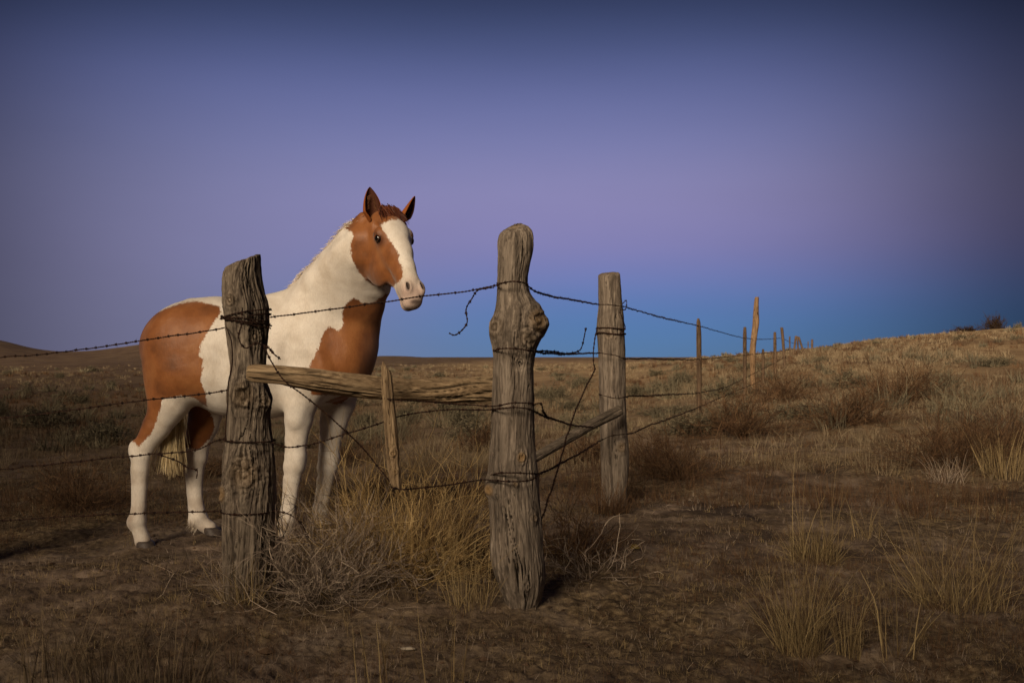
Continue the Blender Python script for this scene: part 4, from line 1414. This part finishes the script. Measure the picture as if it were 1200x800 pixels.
# between the two big posts
barbed([(313, 373, 4.2), (318, 372, 4.2), (337, 369.5, 4.19), (387, 362.5, 4.17), (447, 354.5, 4.15), (473, 350.5, 4.14), (520, 344, 4.12), (540, 342, 4.12), (559, 338.5, 4.11), (583, 333.5, 4.12)],
       'top barbed wire passing just below the horse muzzle', seed=6)
barbed([(578, 337.5, 4.1), (566, 339, 4.09), (558, 341, 4.07), (552, 350, 4.05), (546.5, 363, 4.06), (548, 377, 4.05), (541, 388, 4.06), (533, 394, 4.05), (527, 391.5, 4.05)],
       'loose curled end of wire dangling left of the corner post', seed=7, barb=.05, kink=.006)
barbed([(309, 404, 4.12), (318, 424, 4.0), (333, 446, 3.97), (353, 461, 3.97), (373, 477, 3.99), (403, 503, 4.02), (420, 520, 4.05), (440, 543, 4.08), (463, 571, 4.05)],
       'slack barbed wire hanging diagonally over the rail from the left post', seed=8, barb=.09)
barbed([(309, 404, 4.11), (316, 408, 4.06), (322, 415, 4.03), (329, 420.5, 4.05)], 'stub of barbed wire sticking out of the left post above the rail', seed=9, barb=.03)
barbed([(319, 518, 4.18), (337, 524, 4.2), (360, 521, 4.2), (377, 517, 4.2), (420, 503.5, 4.16), (447, 495, 4.12), (462, 489.5, 4.12), (491, 483, 4.13), (530, 480, 4.12), (577, 479.5, 4.12)],
       'barbed wire sagging behind the stake at knee height of the horse', seed=10)
barbed([(447, 466, 4.02), (462, 468, 3.98), (490, 470, 4.05), (519, 472, 4.12), (550, 474, 4.12), (577, 476, 4.1), (600, 472, 4.02), (620, 472.5, 4.05), (627, 474, 4.16)],
       'wire under the rail tying the stake to the corner post', seed=11)
barbed([(458, 571, 4.0), (470, 573, 3.98), (495, 571, 4.02), (525, 568, 4.07), (566, 562, 4.1), (580, 563, 4.06), (602, 564.5, 4.01), (622, 562.5, 4.05), (632, 556, 4.15)],
       'low barbed wire from the foot of the stake to the corner post', seed=12)
barbed([(320, 598, 4.2), (338, 602, 4.2), (352, 612, 4.22), (362, 630, 4.25)], 'lowest wire end dropping from the left post into the grey twigs', seed=13)
# left-hand runs
barbed([(263, 384, 4.25), (237, 389, 4.3), (203, 393, 4.4), (180, 397, 4.46), (160, 400, 4.52), (140, 403, 4.6), (100, 409, 4.75), (50, 415, 4.95), (-75, 424, 5.3)], 'top barbed wire crossing the rump of the horse to the left', seed=14)
barbed([(268, 457, 4.22), (237, 461, 4.3), (187, 467, 4.45), (147, 471.5, 4.6), (100, 478, 4.75), (40, 486, 4.95), (-75, 497, 5.3)], 'second barbed wire crossing the thighs of the horse to the left', seed=15)
barbed([(265, 514.5, 4.22), (247, 517.5, 4.27), (233, 526, 4.3), (203, 530, 4.38), (153, 534, 4.55), (100, 540, 4.72), (40, 546, 4.95), (-75, 556, 5.3)], 'third barbed wire crossing the hocks of the horse to the left', seed=16, kink=.005)
barbed([(262, 598, 4.25), (247, 599, 4.28), (200, 600.5, 4.4), (153, 601.5, 4.55), (100, 604, 4.72), (-75, 614, 5.3)], 'lowest barbed wire crossing just above the hind hooves', seed=17)
barbed([(184, 532, 4.42), (196, 536, 4.38), (208, 540.5, 4.34), (220, 548, 4.3), (231, 551, 4.28), (230, 560, 4.28)], 'broken wire end twisted off the third wire near the hind legs', seed=18)
# loops on the left post
barbed(ringpx(288, 373, 27.5, 4.27, 4, start=0.2, turns=1.5, drop=3), 'wire loop wrapped round the left post at the top wire', seed=19, barb=.11)
barbed(ringpx(289.5, 366, 27, 4.27, -4, start=-0.4, turns=1.3, drop=5), 'upper of the wire loops wrapped round the left post', seed=20, barb=.15)
barbed(ringpx(290.5, 380, 26.5, 4.27, 5, start=0.0, turns=1.2, drop=-4), 'lower of the wire loops wrapped below the top wire on the left post', seed=26, barb=.12)
barbed(ringpx(292, 515, 29.5, 4.27, 1, start=0.0), 'wire loop round the middle of the left post', seed=21, barb=.15)
barbed(ringpx(291.5, 597.5, 32.5, 4.27, 0, start=0.0), 'wire loop low on the left post', seed=22, barb=.2)
barbed([(266, 384, 4.2), (271, 400, 4.13), (272, 425, 4.13), (268, 448, 4.14), (267, 470, 4.15), (265, 500, 4.15), (265, 516, 4.16)], 'plain wire hanging down the left edge of the left post', seed=23, barbs=False, single=True, cat='wire')
barbed([(284, 361, 4.15), (283, 380, 4.12), (279, 395, 4.11), (287, 408, 4.11), (300, 402, 4.12), (309, 405, 4.14)], 'tangled wire on the face of the left post', seed=24, barbs=True, barb=.05)
# loose ends on the right
barbed([(620, 412, 4.12), (637, 411, 4.25), (655, 413, 4.5), (668, 414, 4.7), (680, 410, 4.8), (684, 399, 4.82), (687, 384, 4.85)], 'cut wire end pointing up between corner post and flat-topped post', seed=25, barb=.06)
barbed([(627, 473, 4.17), (634, 473, 4.2), (637, 482, 4.24), (643, 491, 4.45)], 'small hooked wire end right of the corner post', seed=27, barb=.04)
barbed([(700, 384, 6.9), (696, 405, 6.7), (695, 425, 6.6), (697, 432, 6.55), (684, 459, 6.2), (668, 499, 5.7), (656, 542, 5.3), (645, 577, 5.0), (634, 610, 4.75)],
       'stiff wire slanting down to the ground from the flat-topped post', seed=28, barb=.05, r=.0026)
barbed(ringpx(716, 384, 17.3, 7.15, 2, start=.4, turns=1.8, drop=6), 'thick wire wrap round the flat-topped post', seed=29, barb=.05, r=.003)
barbed([(729, 357, 7.1), (734, 352, 7.1), (733, 362, 7.08), (727, 364, 7.0), (730, 374, 7.05), (733, 384, 7.1), (726, 392, 7.0)], 'curl of wire at the right edge of the flat-topped post', seed=30, barb=.05)
barbed(ringpx(602, 410, 24.5, 4.17, 1, start=PI * .55), 'wire loop round the waist of the corner post', seed=31, barb=.2)
barbed(ringpx(600.5, 333, 18, 4.17, 1, start=PI * .55), 'wire loop round the neck of the corner post', seed=32, barb=.2)


# ------------------------------------------------------------------ plants
def make_tuft(seed, n, h, spread, width, lean=.55, droop=.5, segs=6, curl=.09, hvar=.65, base_r=.04, bend=0.0):
    """dry bunch grass: arching blades"""
    rg = np.random.default_rng(seed)
    az = rg.uniform(0, 2 * PI, n)
    rr = base_r * np.sqrt(rg.uniform(0, 1, n))
    root = np.stack([np.cos(az) * rr, np.sin(az) * rr, np.full(n, -.02)], -1)
    le = np.abs(rg.normal(0, lean, n))
    az2 = az + rg.normal(0, .7, n)
    d = np.stack([np.cos(az2) * np.sin(le), np.sin(az2) * np.sin(le), np.cos(le)], -1)
    L = h * (1 - hvar * rg.uniform(0, 1, n) ** .7)
    pts = np.zeros((n, segs + 1, 3)); pts[:, 0] = root
    out = np.stack([np.cos(az2), np.sin(az2), 0 * az2], -1)
    for i in range(segs):
        d = d + (out * .5 - np.array([0, 0, .55])) * (droop * (i / segs) ** 1.2 * rg.uniform(.2, 1.6, n))[:, None] / segs * 2 + rg.normal(0, curl, (n, 3))
        d /= np.linalg.norm(d, axis=1)[:, None]
        pts[:, i + 1] = pts[:, i] + d * (L / segs)[:, None]
    pts[..., 2] = np.maximum(pts[..., 2], -.02)
    w = width * np.linspace(1, .25, segs + 1)[None] * rg.uniform(.6, 1.4, (n, 1))
    return ribbons(pts, w, rg)


def make_shrub(seed, h, r, n1=40, n2=5, n3=4, width=.004, gnarl=.16, up=.9, segs=6, leaf=0, leafw=.006, flat=.0):
    """twiggy bush: three orders of crooked branches, optional small leaves"""
    rg = np.random.default_rng(seed)
    def grow(root, d, L, segs_, gn):
        n = len(root)
        pts = np.zeros((n, segs_ + 1, 3)); pts[:, 0] = root
        for i in range(segs_):
            d = d + rg.normal(0, gn, (n, 3)) + np.array([0, 0, .04])
            d /= np.linalg.norm(d, axis=1)[:, None]
            pts[:, i + 1] = pts[:, i] + d * (L / segs_)[:, None]
        pts[..., 2] = np.maximum(pts[..., 2], -.01)
        return pts
    az = rg.uniform(0, 2 * PI, n1)
    le = np.arccos(rg.uniform(flat, 1, n1)) * 1.0
    d = np.stack([np.cos(az) * np.sin(le) * r / h, np.sin(az) * np.sin(le) * r / h, np.cos(le) * up + .05], -1)
    sc = np.linalg.norm(d, axis=1)
    d /= sc[:, None]
    root = np.stack([np.cos(az), np.sin(az), 0 * az], -1) * (.06 * r * rg.uniform(0, 1, n1))[:, None] - np.array([0, 0, .02])
    L = h * np.clip(sc, .5, 3) * rg.uniform(.55, 1.0, n1)
    p1 = grow(root, d, L, segs, gnarl)
    V, Q_, T, off = [], [], [], 0
    def add(pts, w0, w1):
        nonlocal off
        w = np.linspace(w0, w1, pts.shape[1])[None] * rg.uniform(.7, 1.3, (len(pts), 1))
        v, q, t = ribbons(pts, w, rg)
        V.append(v); Q_.append(q + off); T.append(t); off += len(v)
    add(p1, width * 1.7, width * .5)
    def children(par, k, lf, w0, gn, sg):
        n = len(par)
        m = par.shape[1]
        ii = np.repeat(np.arange(n), k)
        j = rg.integers(1, m - 1, n * k)
        fr_ = rg.uniform(0, 1, n * k)[:, None]
        root = par[ii, j] * (1 - fr_) + par[ii, j + 1] * fr_
        dd = par[ii, j + 1] - par[ii, j]
        ln = np.linalg.norm(dd, axis=1)
        dd = dd / (ln[:, None] + 1e-9) + rg.normal(0, .6, (n * k, 3))
        dd /= np.linalg.norm(dd, axis=1)[:, None]
        L = ln * (m - 1) * lf * rg.uniform(.5, 1.2, n * k)
        pp = grow(root, dd, L, sg, gn)
        add(pp, w0, w0 * .45)
        return pp
    p2 = children(p1, n2, .48, width * .9, gnarl, 4)
    p3 = children(p2, n3, .55, width * .65, gnarl, 3) if n3 else p2
    if leaf:
        k = leaf
        ii = rg.integers(0, len(p3), k); j = rg.integers(1, p3.shape[1], k)
        c = p3[ii, j] + rg.normal(0, .008, (k, 3))
        dd = rg.normal(0, 1, (k, 3)) + np.array([0, 0, .6]); dd /= np.linalg.norm(dd, axis=1)[:, None]
        pts = np.stack([c, c + dd * leafw * 1.6, c + dd * leafw * 3.2], 1)
        w = np.tile(np.array([.5, 1.0, .2]) * leafw, (k, 1))
        v, q, t = ribbons(pts, w, rg)
        V.append(v); Q_.append(q + off); T.append(t); off += len(v)
    return np.concatenate(V), np.concatenate(Q_), np.concatenate(T)


def mixin(*sets):
    V, Q_, T, o = [], [], [], 0
    for v, q, t in sets:
        V.append(v); Q_.append(q + o); T.append(t); o += len(v)
    return np.concatenate(V), np.concatenate(Q_), np.concatenate(T)


def shift(s, dx, dy, dz=0):
    return s[0] + np.array([dx, dy, dz]), s[1], s[2]


def plant(name, data, mat, px, py, label, cat, group=None, scale=1.0, rot=0.0, me=None, depth=None, wscale=None):
    if depth is None: g = G(px, py)
    else:
        x = (px - 600) / F * depth
        g = np.array([x, depth, gz(x, depth)])
    if me is None:
        o = mesh_obj(name, data[0], data[1], mat, None, False, {'tint': data[2]})
    else:
        o = bpy.data.objects.new(name, me); COL.objects.link(o)
    o.location = (g[0], g[1], gz(g[0], g[1]))
    o.rotation_euler = (0, 0, rot)
    o.scale = (scale, scale, scale) if wscale is None else wscale
    return tag(o, label, cat, group)


# foreground bushes between the posts
big = mixin(make_tuft(101, 520, .70, .3, .0028, lean=.80, droop=.28, curl=.10, base_r=.20, segs=6, hvar=.6),
            make_shrub(102, .62, .62, 110, 6, 4, .0030, gnarl=.13))
plant('dry_bush', big, M_GOLD, 478, 672, 'largest golden dry bush, below the stake between the two front posts', 'bush')
plant('dry_bush', mixin(make_shrub(103, .38, .52, 100, 7, 4, .0034, gnarl=.22, flat=.0)), M_TWIG, 372, 694,
      'grey tangled twiggy bush right of the left post foot', 'bush')
plant('dry_bush', mixin(make_shrub(104, .30, .36, 50, 6, 4, .0030, gnarl=.2)), M_TWIG, 335, 668, 'small grey twiggy bush below the near front leg', 'bush')
plant('dry_bush', mixin(make_tuft(160, 300, .50, .3, .0024, lean=.85, droop=.25, curl=.12, base_r=.16, segs=6, hvar=.7), make_shrub(161, .46, .52, 80, 6, 4, .0028, gnarl=.14)), M_GOLD, 418, 676, 'tawny dry bush left of the largest golden one, in front of the front hooves', 'bush')
plant('grass_tuft', make_tuft(105, 110, .52, .2, .0024, lean=.50, droop=.3, curl=.09, base_r=.09, segs=6), M_STRAW, 551, 712, 'upright yellow grass tuft at the left foot of the corner post', 'grass tuft')
plant('dry_bush', make_shrub(106, .36, .42, 60, 7, 4, .003, gnarl=.2), M_RUSSET, 520, 668, 'dark brown bush behind the golden bush, left of the corner post', 'bush')
plant('dry_bush', make_shrub(107, .36, .42, 70, 7, 4, .0032, gnarl=.24), M_RUSSET, 672, 658, 'dark tangled low bush right of the corner post foot', 'bush')
plant('dry_bush', make_shrub(108, .22, .45, 30, 4, 2, .0038, gnarl=.26), M_TWIG, 690, 678, 'pale bare twigs spreading on the ground right of the corner post', 'bush')
plant('grass_tuft', make_tuft(109, 260, .30, .2, .0036, lean=.4, droop=.3, base_r=.12), M_RUSSET, 716, 602, 'reddish grass tuft round the foot of the flat-topped post', 'grass tuft')
plant('grass_tuft', make_tuft(110, 130, .26, .2, .003, lean=.5, droop=.4, base_r=.08), M_STRAW, 283, 706, 'small pale grass tuft at the foot of the left post', 'grass tuft')
# tall seed stalks and tufts, bottom right
plant('grass_tuft', mixin(make_tuft(111, 26, .66, .2, .0034, lean=.17, droop=.12, curl=.04, base_r=.12, segs=7, hvar=.45), make_tuft(112, 300, .26, .2, .003, lean=.6, base_r=.12)), M_STRAW, 955, 655, 'tall sparse grass stalks standing right of centre in the foreground', 'grass tuft')
plant('grass_tuft', make_tuft(113, 280, .46, .2, .0022, lean=.34, droop=.8, base_r=.08, curl=.1), M_STRAW, 938, 765, 'dense drooping golden grass tuft at the lower right', 'grass tuft')
plant('grass_tuft', make_tuft(114, 90, .36, .2, .0024, lean=.2, droop=.5, base_r=.04), M_STRAW, 994, 770, 'narrow upright grass tuft beside the dense golden one', 'grass tuft')
plant('grass_tuft', mixin(make_tuft(115, 240, .46, .2, .0022, lean=.6, droop=.6, base_r=.2, curl=.1), make_tuft(116, 60, .58, .2, .0034, lean=.5, droop=.5, base_r=.15)), M_STRAW, 1120, 715, 'wide loose yellow grass clump near the right edge', 'grass tuft')
plant('grass_tuft', make_tuft(117, 26, .50, .2, .0042, lean=.65, droop=.45, base_r=.06, curl=.08), M_STRAW, 1052, 772, 'long bent straw blades crossing at the lower right', 'grass tuft')
plant('grass_tuft', make_tuft(118, 34, .30, .2, .0036, lean=.3, droop=.7, base_r=.08), M_STRAW, 1018, 628, 'small grass stalks with a pale bent blade right of the tall stalks', 'grass tuft')
plant('grass_tuft', make_tuft(119, 220, .50, .2, .0044, lean=.3, droop=.3, base_r=.2, curl=.03), M_STRAW, 1180, 560, 'pale stalky grass clump in front of the dark bush at the right edge', 'grass tuft')
plant('grass_tuft', make_tuft(120, 120, .34, .2, .0044, lean=.5, droop=.6, base_r=.14), M_TWIG, 1112, 566, 'greyish grass tuft left of the stalky clump at the right edge', 'grass tuft')
plant('dry_bush', make_shrub(121, .55, .85, 80, 7, 4, .005, gnarl=.2), M_RUSSET, 1120, 545, 'wide dark brown bush at the right edge', 'bush', None)
plant('dry_bush', make_shrub(141, .5, .8, 80, 7, 4, .005, gnarl=.2), M_RUSSET, 1190, 535, 'dark brown bush cut by the right edge of the picture', 'bush', None)
# front-left blades
for k, (px, py, nb, hh, lb) in enumerate([(60, 800, 60, .36, 'loose dark grass tuft in the lower left corner'), (130, 812, 90, .36, 'arching grass tuft right of the corner one at the bottom left'),
                                          (200, 815, 60, .40, 'curling grass tuft third from the left along the bottom edge'), (262, 800, 14, .36, 'few long straw blades below the left post')]):
    plant('grass_tuft', make_tuft(130 + k, nb, hh, .2, .0038, lean=.3, droop=.8, base_r=.10, curl=.05), M_DULL, px, py, lb, 'grass tuft')
for k, (px, py, nb, lb) in enumerate([(418, 806, 5, 'thin single stalks at the bottom below the grey twiggy bush'), (458, 812, 7, 'straight stalks at the bottom edge below the golden bush'), (524, 812, 6, 'slim pale stalks at the bottom edge left of the corner post')]):
    plant('grass_tuft', make_tuft(150 + k, nb, .32, .2, .0042, lean=.12, droop=.1, base_r=.08, curl=.025, segs=7, hvar=.35), M_STRAW, px, py, lb, 'grass tuft')

# russet tumbleweed bushes
rus = [(92, 598, .38, .52, 'round russet bush left of the hind legs'), (232, 560, .30, .38, 'russet bush seen between the hind legs'), (402, 545, .40, .40, 'dark russet bush right of the front legs'),
       (566, 528, .26, .34, 'low russet bush just left of the corner post'), (797, 562, .46, .62, 'largest russet bush right of the flat-topped post'), (752, 548, .34, .4, 'russet bush against the flat-topped post, left of the largest one'),
       (868, 512, .5, .75, 'dark russet bush at the foot of the tall leaning pole'), (920, 470, .5, .8, 'brown bush right of the far stub post'), (985, 500, .42, .9, 'low brown bush on the slope right of the fence'),
       (1060, 470, .5, 1.0, 'wide low brown bush on the right slope'), (690, 540, .25, .35, 'small russet bush under the slanting brace')]
for k, (px, py, h_, r_, lb) in enumerate(rus):
    w_ = .0034 if py > 540 else .0065
    plant('dry_bush', make_shrub(200 + k, h_, r_, 80, 7, 4, w_, gnarl=.2, up=1.0), M_RUSSET, px, py, lb, 'bush')

# sagebrush: three kinds of mesh, many individuals
sage_me = []
for k in range(4):
    d = make_shrub(300 + k, .42, .42, 46, 6, 3, .007, gnarl=.2, leaf=2600, leafw=.011)
    sage_me.append(d)
named = [(775, 462, 1.0, 'big grey green sagebrush left of the first thin stake'), (742, 466, .9, 'sagebrush filling the gap right of the flat-topped post'), (478, 492, .75, 'dark grey sagebrush below the rail, right of the stake'),
         (545, 498, .9, 'grey sagebrush below the rail near the corner post'), (425, 500, .7, 'small sagebrush between front legs and stake'), (650, 470, 1.0, 'sagebrush seen just right of the corner post'),
         (120, 510, .7, 'grey bush standing alone left of the horse'), (677, 455, 1.0, 'low sagebrush between corner post and flat-topped post'), (800, 452, 1.1, 'sagebrush left of the first thin stake, farther off')]
protos = {}
for k, (px, py, s_, lb) in enumerate(named):
    kk = k % 4
    o = plant('sagebrush', sage_me[kk], M_SAGE, px, py, lb, 'sagebrush', 'sagebrush scattered over the plain', scale=s_, rot=k * 1.3, me=protos.get(kk))
    protos[kk] = o.data
RIDGE = mesh_obj('ridge_bush_shape', *make_shrub(401, .42, .42, 60, 7, 4, .012, gnarl=.2)[:2], M_RUSSET, None, False)
RIDGE.data.attributes.new('tint', 'FLOAT', 'POINT')
COL.objects.unlink(RIDGE)
o = plant('ridge_bush', None, None, 1165, 389, 'round bush on the skyline at the right', 'bush', None, me=RIDGE.data, depth=66, wscale=(1.9, 1.9, 3.0)); o.location.z -= .1
o = plant('ridge_bush', None, None, 1132, 393, 'low flat bush on the skyline left of the round one', 'bush', None, me=RIDGE.data, depth=66, wscale=(2.4, 1.8, 1.2)); o.location.z -= .05
ZONES = [('on the plain left of the horse', -10, 150, 9), ('seen between the left post and the stake', 325, 440, 4), ('seen between the stake and the corner post', 472, 572, 6),
         ('seen between corner post and flat-topped post', 630, 698, 6), ('between flat-topped post and first thin stake', 738, 812, 7), ('between the first thin stake and the tall pole', 824, 878, 5),
         ('on the right slope beyond the fence', 925, 1195, 10)]
ORD = ['nearest', 'second nearest', 'third nearest', 'fourth nearest', 'fifth nearest', 'sixth nearest', 'seventh nearest', 'eighth nearest', 'ninth nearest', 'tenth nearest']
rg = np.random.default_rng(77)
for zn, x0, x1, k in ZONES:
    ds = np.exp(np.linspace(math.log(13), math.log(75), k) + rg.uniform(-.06, .06, k))
    xs = x0 + (x1 - x0) * ((np.arange(k) * .618 + rg.uniform(0, 1)) % 1)
    for j in range(k):
        wd = rg.uniform(.6, 1.5); ht = rg.uniform(.4, 1.0)
        plant('sagebrush', None, None, xs[j], 0, ORD[j] + ' small sagebrush clump ' + zn, 'sagebrush', 'sagebrush dotted over the far rangeland', rot=rg.uniform(0, 6),
              me=protos[int(rg.integers(0, 4))], depth=float(ds[j]), wscale=(wd, wd, ht))


# ------------------------------------------------------------------ ground cover (uncountable)
def field(name, mat, n_t, blades, r0, r1, h, w0, seed, label, lean=.7, mask=None, pxw=.55, cat='grass', segs=2):
    rg = np.random.default_rng(seed)
    N = n_t * 3
    r = np.exp(rg.uniform(math.log(r0), math.log(r1), N))
    th = rg.uniform(-.62, .62, N)
    x, y = r * np.sin(th), r * np.cos(th)
    keep = fbm(x * .5 / (1 + r * .03), y * .5 / (1 + r * .03), oct=3, seed=seed) + rg.normal(0, .22, N) > -.02
    if mask is not None: keep &= mask(x, y, rg)
    x, y, r = x[keep][:n_t], y[keep][:n_t], r[keep][:n_t]
    z = terrain(x, y)
    n = len(x)
    sc = rg.uniform(.35, 1.0, n) ** 1.3 * h * (1 + .25 * fbm(x * .3, y * .3, oct=2, seed=seed + 1))
    ii = np.repeat(np.arange(n), blades)
    k = len(ii)
    spread = sc[ii] * .45
    az = rg.uniform(0, 2 * PI, k)
    rr = spread * np.sqrt(rg.uniform(0, 1, k))
    root = np.stack([x[ii] + np.cos(az) * rr, y[ii] + np.sin(az) * rr, z[ii] - .015], -1)
    le = np.abs(rg.normal(0, lean, k))
    az2 = az + rg.normal(0, .8, k)
    d = np.stack([np.cos(az2) * np.sin(le), np.sin(az2) * np.sin(le), np.cos(le)], -1)
    L = sc[ii] * rg.uniform(.4, 1.0, k)
    pts = np.zeros((k, segs + 1, 3)); pts[:, 0] = root
    for i in range(segs):
        d2 = d + np.array([0, 0, -.35]) * i / segs
        d2 /= np.linalg.norm(d2, axis=1)[:, None]
        pts[:, i + 1] = pts[:, i] + d2 * (L / segs)[:, None]
    wd = np.maximum(w0, pxw * r[ii] / F)
    w = wd[:, None] * np.linspace(1, .2, segs + 1)[None] * rg.uniform(.6, 1.3, (k, 1))
    v, q, t = ribbons(pts, w, rg)
    # tufts keep a common tone
    tt = np.clip(.5 * np.repeat(rg.uniform(0, 1, n)[ii], (segs + 1) * 2) + .5 * t, 0, 1)
    o = mesh_obj(name, v, q, mat, None, False, {'tint': tt})
    return tag(o, label, cat, None, 'stuff')


def clear_path(x, y, rg):
    """bare soil round the horse and along the track"""
    p = np.ones(x.shape, bool)
    bare = (np.abs(x + 1.9) < 1.2) & (np.abs(y - 5.9) < .8)
    return p & ~(bare & (rg.uniform(0, 1, x.shape) < .8))


field('dry_grass', M_FIELD, 8000, 16, 9, 130, .26, .002, 501, 'short pale dry grass covering the plain and the slope', mask=lambda x, y, rg: clear_path(x, y, rg) & (rg.uniform(0, 1, x.shape) < .12 + .88 * sstep(-.22, -.02, x / y)))
field('dry_grass', M_DULL, 5000, 18, 7, 130, .22, .002, 507, 'dull brown dead grass on the plain left of the horse', mask=lambda x, y, rg: clear_path(x, y, rg) & (x / y < -.08))
field('dry_grass', M_RUSSET, 2600, 22, 7, 80, .30, .002, 502, 'dark brown dead brush mixed through the grass', mask=clear_path)
field('dry_grass', M_STRAW, 5200, 16, 2.3, 11, .075, .0013, 503, 'low dry litter grass on the foreground soil', lean=1.0, mask=clear_path)
field('dry_litter', M_TWIG, 7000, 8, 2.2, 9, .07, .0022, 504, 'broken twigs and stems lying on the foreground soil', lean=1.5, cat='twigs')
field('dry_grass', M_RUSSET, 5000, 18, 2.3, 12, .10, .0018, 505, 'dark matted dead plants on the foreground soil', lean=1.1, mask=clear_path)


field('sage_cover', M_SAGE, 420, 70, 12, 110, .42, .004, 506, 'grey green low brush merging into the distant plain', lean=1.0, pxw=1.1, cat='brush', mask=clear_path)


def clods():
    """small lumps of soil and stones, joined"""
    rg = np.random.default_rng(9)
    n = 2600
    r = np.exp(rg.uniform(math.log(2.2), math.log(12), n)); th = rg.uniform(-.6, .6, n)
    x, y = r * np.sin(th), r * np.cos(th)
    z = terrain(x, y)
    ico = np.array([(0, 0, 1), (.9, 0, .3), (.3, .85, .3), (-.75, .5, .3), (-.7, -.55, .3), (.3, -.85, .3), (0, 0, -.6)])
    fc = np.array([(0, 1, 2), (0, 2, 3), (0, 3, 4), (0, 4, 5), (0, 5, 1), (6, 2, 1), (6, 3, 2), (6, 4, 3), (6, 5, 4), (6, 1, 5)])
    s = rg.uniform(.003, .013, n) ** 1.0 * (1 + (rg.uniform(0, 1, n) > .97) * 1.2)
    v = ico[None] * (1 + rg.normal(0, .16, (n, 7, 1))) * s[:, None, None] * np.array([1.2, 1, .6])
    a = rg.uniform(0, 6.28, n)
    vx = v[..., 0] * np.cos(a)[:, None] - v[..., 1] * np.sin(a)[:, None]
    vy = v[..., 0] * np.sin(a)[:, None] + v[..., 1] * np.cos(a)[:, None]
    V = np.stack([vx + x[:, None], vy + y[:, None], v[..., 2] + z[:, None]], -1).reshape(-1, 3)
    Fq = (fc[None] + (np.arange(n) * 7)[:, None, None]).reshape(-1, 3)
    o = mesh_obj('soil_clods', V, Fq, mat_plain('clod_soil', (.10, .065, .042), 1, .05, .5, 6), None, False)
    tag(o, 'small clods and stones scattered over the bare soil', 'soil', None, 'stuff')


clods()
# small pale chip lying on the soil in the foreground
g = G(478, 764)
v, f = uv_sphere((0, 0, 0), 1, 12, 8)
v = v * np.array([.030, .010, .006]); v[:, 2] += .004 * np.sin(v[:, 0] * 60)
o = mesh_obj('wood_chip', v, f, mat_plain('pale_chip', (.42, .36, .28), .8, .2, .2)); o.location = (g[0], g[1], gz(g[0], g[1]) + .008); o.rotation_euler = (0, .1, -.35)
tag(o, 'small pale chip lying on dark soil below the golden bush', 'wood chip')
g = G(744, 646)
v = np.array([(-.04, -.01, 0), (-.015, -.02, .012), (.02, -.014, .012), (.045, 0, 0), (.015, .018, .016), (-.02, .016, .014)], float)
o = mesh_obj('dry_leaf', v, np.array([(0, 1, 5), (1, 2, 4), (1, 4, 5), (2, 3, 4)]), mat_plain('yellow_leaf', (.34, .25, .07), .7, .2, .2)); o.location = (g[0], g[1], gz(g[0], g[1]) + .015); o.rotation_euler = (.5, .2, .6)
tag(o, 'yellowish dry leaf on the soil right of the corner post', 'leaf')
